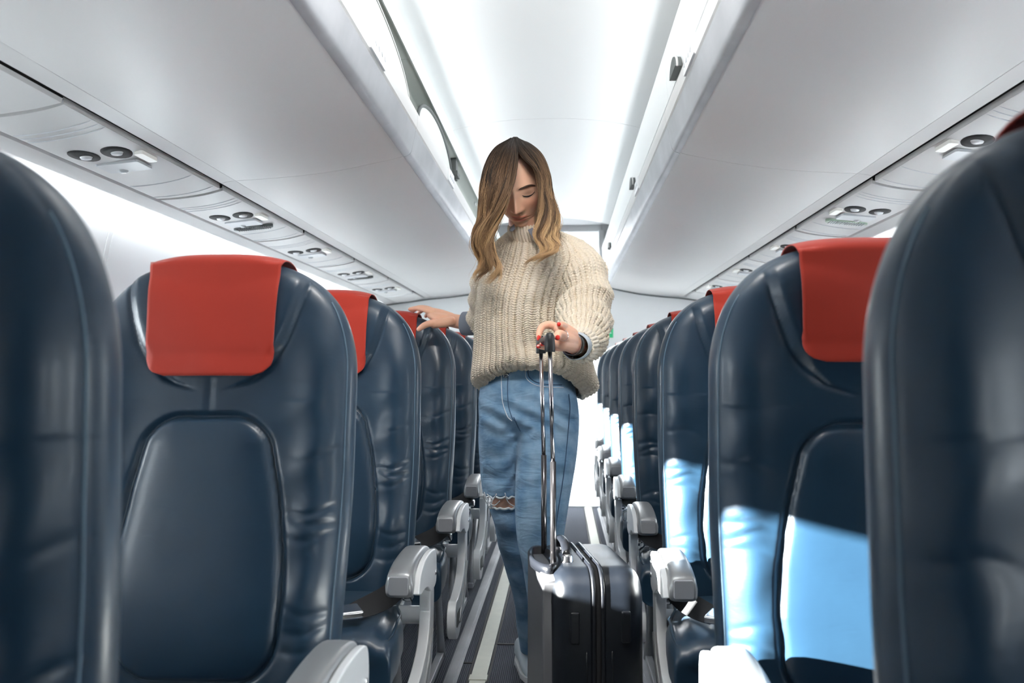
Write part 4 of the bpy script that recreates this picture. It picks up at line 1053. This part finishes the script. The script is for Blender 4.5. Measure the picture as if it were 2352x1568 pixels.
body = link('body', bme, M['skin']); adopt(body)
for c, d, nr_, L_, W_ in nails:
    x_ = d.cross(nr_).normalized(); nn = x_.cross(d).normalized(); R_ = []
    for i in range(9):
        t = i/8; yy = (t-.5)*L_; ww = W_*(math.sqrt(max(.02, 1-abs(2*t-1)**3.5)))
        R_.append([c+d*yy+x_*ww*math.cos(a)+nn*(.0022*max(0, math.sin(a))*1.3-.001+.0006*math.sin(a)) for a in [2*PI*j/12 for j in range(12)]])
    o = MB().loft(R_).build('fingernail', M['nail']); o.parent = body; o.matrix_parent_inverse = Matrix()
for (x, y, Y, tx, r_) in ((1294, 771, 2.185, (-.5, -1, .3), .0125), (1289, 789, 2.207, (-1, .1, 0), .0112)):
    c = at(x, y, Y); t = Vector(tx).normalized(); a_ = t.cross(Vector((0, 0, 1))).normalized(); b_ = t.cross(a_)
    P_ = [c+(a_*math.cos(k)+b_*math.sin(k))*r_ for k in np.linspace(0, 2*PI, 28)]
    o = MB().tube(P_, .0011, 6, cap=False).build('ring', M['silver']); adopt(o)
# bracelet watch on the wrist
wc = [at(1318, 791, 2.305), at(1314, 789.5, 2.29)]
for k, (c, r_, m_) in enumerate(((at(1312, 789, 2.287), .0268, 'silver'), (at(1317, 791, 2.30), .0265, 'grille'))):
    t = Vector((.35, 1, 0)).normalized(); a_ = t.cross(Vector((0, 0, 1))).normalized(); b_ = t.cross(a_)
    R_ = []
    for a in np.linspace(0, 2*PI, 60, endpoint=False):
        o_ = a_*math.cos(a)+b_*math.sin(a); wv = .0006*math.sin(a*30); R_.append([c+o_*(r_+wv)+t*w_+o_*h_ for w_, h_ in ((-.004, 0), (.004, 0), (.004, .0018), (-.004, .0018))])
    R_.append(R_[0]); o = MB().loft(R_, True, False).build('bracelet', M[m_], auto=40); adopt(o)
# ---- shoes
for (x, y, Y, rz) in ((1212, 1530, 3.12, .25), (1252, 1600, 2.77, .1)):
    base = at(x, y, Y); z0 = .0
    R_ = []
    for yy, w_, h_, zb in ((.09, .026, .062, 0), (.075, .034, .078, 0), (.04, .036, .085, 0), (.0, .037, .082, 0), (-.04, .040, .066, 0), (-.09, .044, .050, 0), (-.13, .043, .040, 0), (-.155, .034, .030, 0), (-.168, .018, .022, 0)):
        R_.append([(w_*math.copysign(abs(math.cos(a))**.7, math.cos(a)), yy, .012+h_/2+h_/2*math.copysign(abs(math.sin(a))**.7, math.sin(a))) for a in [2*PI*j/24 for j in range(24)]])
    o = MB().loft(R_).build('shoe', M['shoe'], sub=1)
    s_ = MB().loft([[(p[0]*1.06, p[1], zz) for p in [(.0, .094), (.026, .085), (.037, .04), (.038, 0), (.042, -.05), (.046, -.10), (.040, -.145), (.02, -.17), (0, -.175), (-.02, -.17), (-.040, -.145), (-.046, -.10), (-.042, -.05), (-.038, 0), (-.037, .04), (-.026, .085)]] for zz in (.001, .022)]).build('sole', M['thread'], o, bevel=.003)
    lc = MB()
    for k in range(5):
        yl = -.03-.02*k; zt = .012+np.interp(yl, [-.13, -.09, -.04, 0], [.040, .050, .066, .082]); lc.tube([(-.018, yl, zt-.004), (0, yl-.004, zt+.002), (.018, yl, zt-.004)], .0025, 6)
    lc.build('laces', M['thread'], o)
    adopt(o); o.location = (base.x, base.y+.02, 0); o.rotation_euler = (0, 0, rz)
# ---- hair: strands that follow guide locks
def G(*p): return [tuple(at(*a)) for a in p]
YF = 2.385
left_g = [
 G((1181, 316, 2.55), (1187, 345, 2.49), (1188, 372, 2.455), (1182, 410, 2.42), (1168, 450, 2.41), (1151, 490, 2.425), (1139, 522, 2.45), (1130, 552, 2.47), (1128, 585, 2.49), (1142, 612, 2.5), (1138, 640, 2.5), (1124, 655, 2.51)),
 G((1179, 317, 2.57), (1178, 345, 2.48), (1170, 385, 2.43), (1158, 430, 2.41), (1142, 480, 2.42), (1126, 522, 2.45), (1116, 560, 2.48), (1126, 592, 2.5), (1136, 615, 2.5), (1122, 642, 2.52), (1108, 660, 2.53)),
 G((1176, 319, 2.59), (1158, 345, 2.51), (1140, 390, 2.47), (1130, 440, 2.46), (1124, 490, 2.47), (1108, 530, 2.49), (1104, 565, 2.51), (1120, 595, 2.52), (1114, 622, 2.53), (1098, 640, 2.54), (1104, 662, 2.54)),
 G((1173, 319, 2.61), (1140, 342, 2.56), (1118, 385, 2.54), (1110, 440, 2.53), (1110, 495, 2.53), (1096, 535, 2.54), (1098, 570, 2.55), (1112, 600, 2.55), (1100, 625, 2.56), (1094, 648, 2.56)),
 G((1172, 321, 2.61), (1134, 344, 2.61), (1111, 390, 2.61), (1104, 445, 2.60), (1104, 500, 2.60), (1094, 540, 2.60), (1100, 575, 2.59), (1114, 598, 2.58), (1104, 618, 2.58), (1090, 622, 2.58)),
 G((1172, 324, 2.66), (1136, 352, 2.68), (1114, 400, 2.69), (1110, 460, 2.69), (1112, 510, 2.67), (1106, 545, 2.65), (1114, 575, 2.63), (1124, 596, 2.61))]
right_g = [
 G((1184, 316, 2.55), (1190, 345, 2.495), (1206, 366, 2.472), (1227, 387, 2.472), (1239, 425, 2.485), (1242, 470, 2.49), (1234, 505, 2.50), (1230, 535, 2.49), (1246, 560, 2.48), (1256, 578, 2.47), (1236, 592, 2.46), (1220, 605, 2.46), (1218, 622, 2.47)),
 G((1187, 317, 2.57), (1208, 338, 2.51), (1232, 368, 2.49), (1246, 405, 2.49), (1248, 445, 2.505), (1254, 485, 2.51), (1250, 520, 2.50), (1246, 548, 2.48), (1264, 566, 2.47), (1262, 580, 2.46), (1238, 590, 2.455), (1222, 604, 2.46), (1222, 616, 2.47)),
 G((1189, 319, 2.59), (1216, 334, 2.56), (1242, 362, 2.54), (1257, 400, 2.54), (1258, 445, 2.545), (1268, 480, 2.54), (1270, 515, 2.53), (1262, 545, 2.51), (1274, 562, 2.49), (1268, 576, 2.475), (1246, 586, 2.46), (1230, 598, 2.46)),
 G((1190, 321, 2.62), (1220, 333, 2.61), (1247, 360, 2.60), (1262, 402, 2.60), (1266, 450, 2.60), (1276, 485, 2.59), (1276, 520, 2.57), (1270, 548, 2.54), (1278, 562, 2.52), (1266, 574, 2.50)),
 G((1190, 323, 2.66), (1218, 338, 2.67), (1244, 368, 2.68), (1258, 410, 2.68), (1262, 460, 2.67), (1268, 500, 2.65), (1266, 535, 2.62), (1258, 560, 2.58))]
def lock_strands(guides, n, nseg=46, seed=0):
    rs = np.random.RandomState(seed); Gs = []
    for g in guides:
        A = np.array(catmull(g, 12)); L = np.r_[0, np.cumsum(np.linalg.norm(np.diff(A, axis=0), axis=1))]; t = np.linspace(0, L[-1], nseg); Gs.append(np.stack([np.interp(t, L, A[:, k]) for k in range(3)], 1))
    Gs = np.array(Gs); ng = len(Gs); ncl = 46
    cu = (np.arange(ncl)+rs.rand(ncl)*.8)/ncl*(ng-1); cl_ph = rs.rand(ncl)*6.3; cl_dep = rs.rand(ncl); cl_tone = rs.randn(ncl)*.13; cl_len = .86+.14*rs.rand(ncl)
    out = []; tones = []; s_ = np.linspace(0, 1, nseg)
    for i in range(n):
        c = rs.randint(ncl); u0 = np.clip(cu[c]+rs.randn()*.35, 0, ng-1.001)
        # root keeps the even spread, tips gather into the lock
        uu = u0+(cu[c]-u0)*sm(.15, .75, s_)*.92; uu = np.clip(uu, 0, ng-1.001); k = uu.astype(int); f = (uu-k)[:, None]
        P_ = Gs[k, np.arange(nseg)]*(1-f)+Gs[np.minimum(k+1, ng-1), np.arange(nseg)]*f
        tg = np.gradient(P_, axis=0); tg /= np.linalg.norm(tg, axis=1)[:, None]+1e-9
        wave = sm(.25, .7, s_)
        ph = cl_ph[c]+rs.randn()*.18; dep = cl_dep[c]
        off = np.stack([.0085*wave*(1+.9*sm(.6,1,s_))*np.sin(s_*15+ph)+rs.randn()*.0022*(.3+s_), (dep-.5)*.020*sm(0, .25, s_)+.0075*wave*(1+.5*sm(.6,1,s_))*np.cos(s_*15+ph)+rs.randn()*.0022, rs.randn()*.001+0*s_], 1)
        fly = (rs.rand() < .05)*rs.randn()*.010
        off[:, 0] += fly*s_**1.5
        P_ = P_+off; m_ = max(8, int(nseg*cl_len[c]*(.93+.07*rs.rand()))); P_ = np.stack([np.interp(np.linspace(0, m_-1, nseg), np.arange(nseg), P_[:, q_]) for q_ in range(3)], 1)
        out.append(P_)
        base = np.interp(s_, [0, .10, .28, .5, .72, 1], [.03, .09, .28, .54, .78, 1.0])
        tones.append(np.clip(base+cl_tone[c]*sm(.05, .25, s_)*1.4+rs.randn()*.08, 0, 1))
    return np.array(out), np.array(tones)
def strands_mesh(P_, T_, rad=.00062):
    n, k, _ = P_.shape; tg = np.gradient(P_, axis=1); tg /= np.linalg.norm(tg, axis=2)[..., None]+1e-9
    a_ = np.cross(tg, np.array((0, 1., 0))); a_ /= np.linalg.norm(a_, axis=2)[..., None]+1e-9; b_ = np.cross(tg, a_)
    r_ = rad*np.interp(np.linspace(0, 1, k), [0, .1, .85, 1], [.8, 1, .9, .2])[None, :, None]
    V_ = np.stack([P_+(a_*math.cos(q_)+b_*math.sin(q_))*r_ for q_ in (0, 2*PI/3, 4*PI/3)], 2).reshape(-1, 3)
    base = (np.arange(n)*k*3)[:, None, None]; i = (np.arange(k-1)*3)[None, :, None]; j = np.arange(3)[None, None]
    F_ = np.stack([base+i+j, base+i+(j+1) % 3, base+i+3+(j+1) % 3, base+i+3+j], -1).reshape(-1, 4)
    return V_, F_, np.repeat(T_.reshape(-1), 3)
SP, ST = [], []
for gds, n, sd in ((left_g, 3600, 1), (right_g, 3000, 2)):
    p_, t_ = lock_strands(gds, n, seed=sd); SP.append(p_); ST.append(t_)
hvv, hff, htt = strands_mesh(np.concatenate(SP), np.concatenate(ST))
hme = np_mesh('hair', hvv, hff, M['hair']); aa = hme.attributes.new('tone', 'FLOAT', 'POINT'); aa.data.foreach_set('value', htt.astype(np.float32))
hair = bpy.data.objects.new('hair', hme); C.objects.link(hair); adopt(hair)
# scalp layer: slightly larger than the skull, leaving the face free
sc_, sf_ = HP.copy(), []
Xl, Yl, Zl = HP[..., 0], HP[..., 1], HP[..., 2]
nrm = HP/np.linalg.norm(HP, axis=2)[..., None]
keep = (Yl > -.012) | (Zl > .088+0*.2*np.abs(Xl)) | ((Xl < -.062))
SPp = HP+nrm*.004; ff = grid_faces(nr, nc); kf = keep.ravel()[ff].all(1) & (Zl.ravel()[ff].min(1) > -.085)
sv = (np.array(HM)[:3, :3] @ SPp.reshape(-1, 3).T).T+np.array(HM)[:3, 3]
cme = np_mesh('hair_underlayer', sv, ff[kf], M['hair']); aa = cme.attributes.new('tone', 'FLOAT', 'POINT'); aa.data.foreach_set('value', np.full(len(cme.vertices), .1, np.float32))
cap = bpy.data.objects.new('hair_underlayer', cme); C.objects.link(cap); cap.parent = hair
so = cap.modifiers.new('s', 'SOLIDIFY'); so.thickness = .002
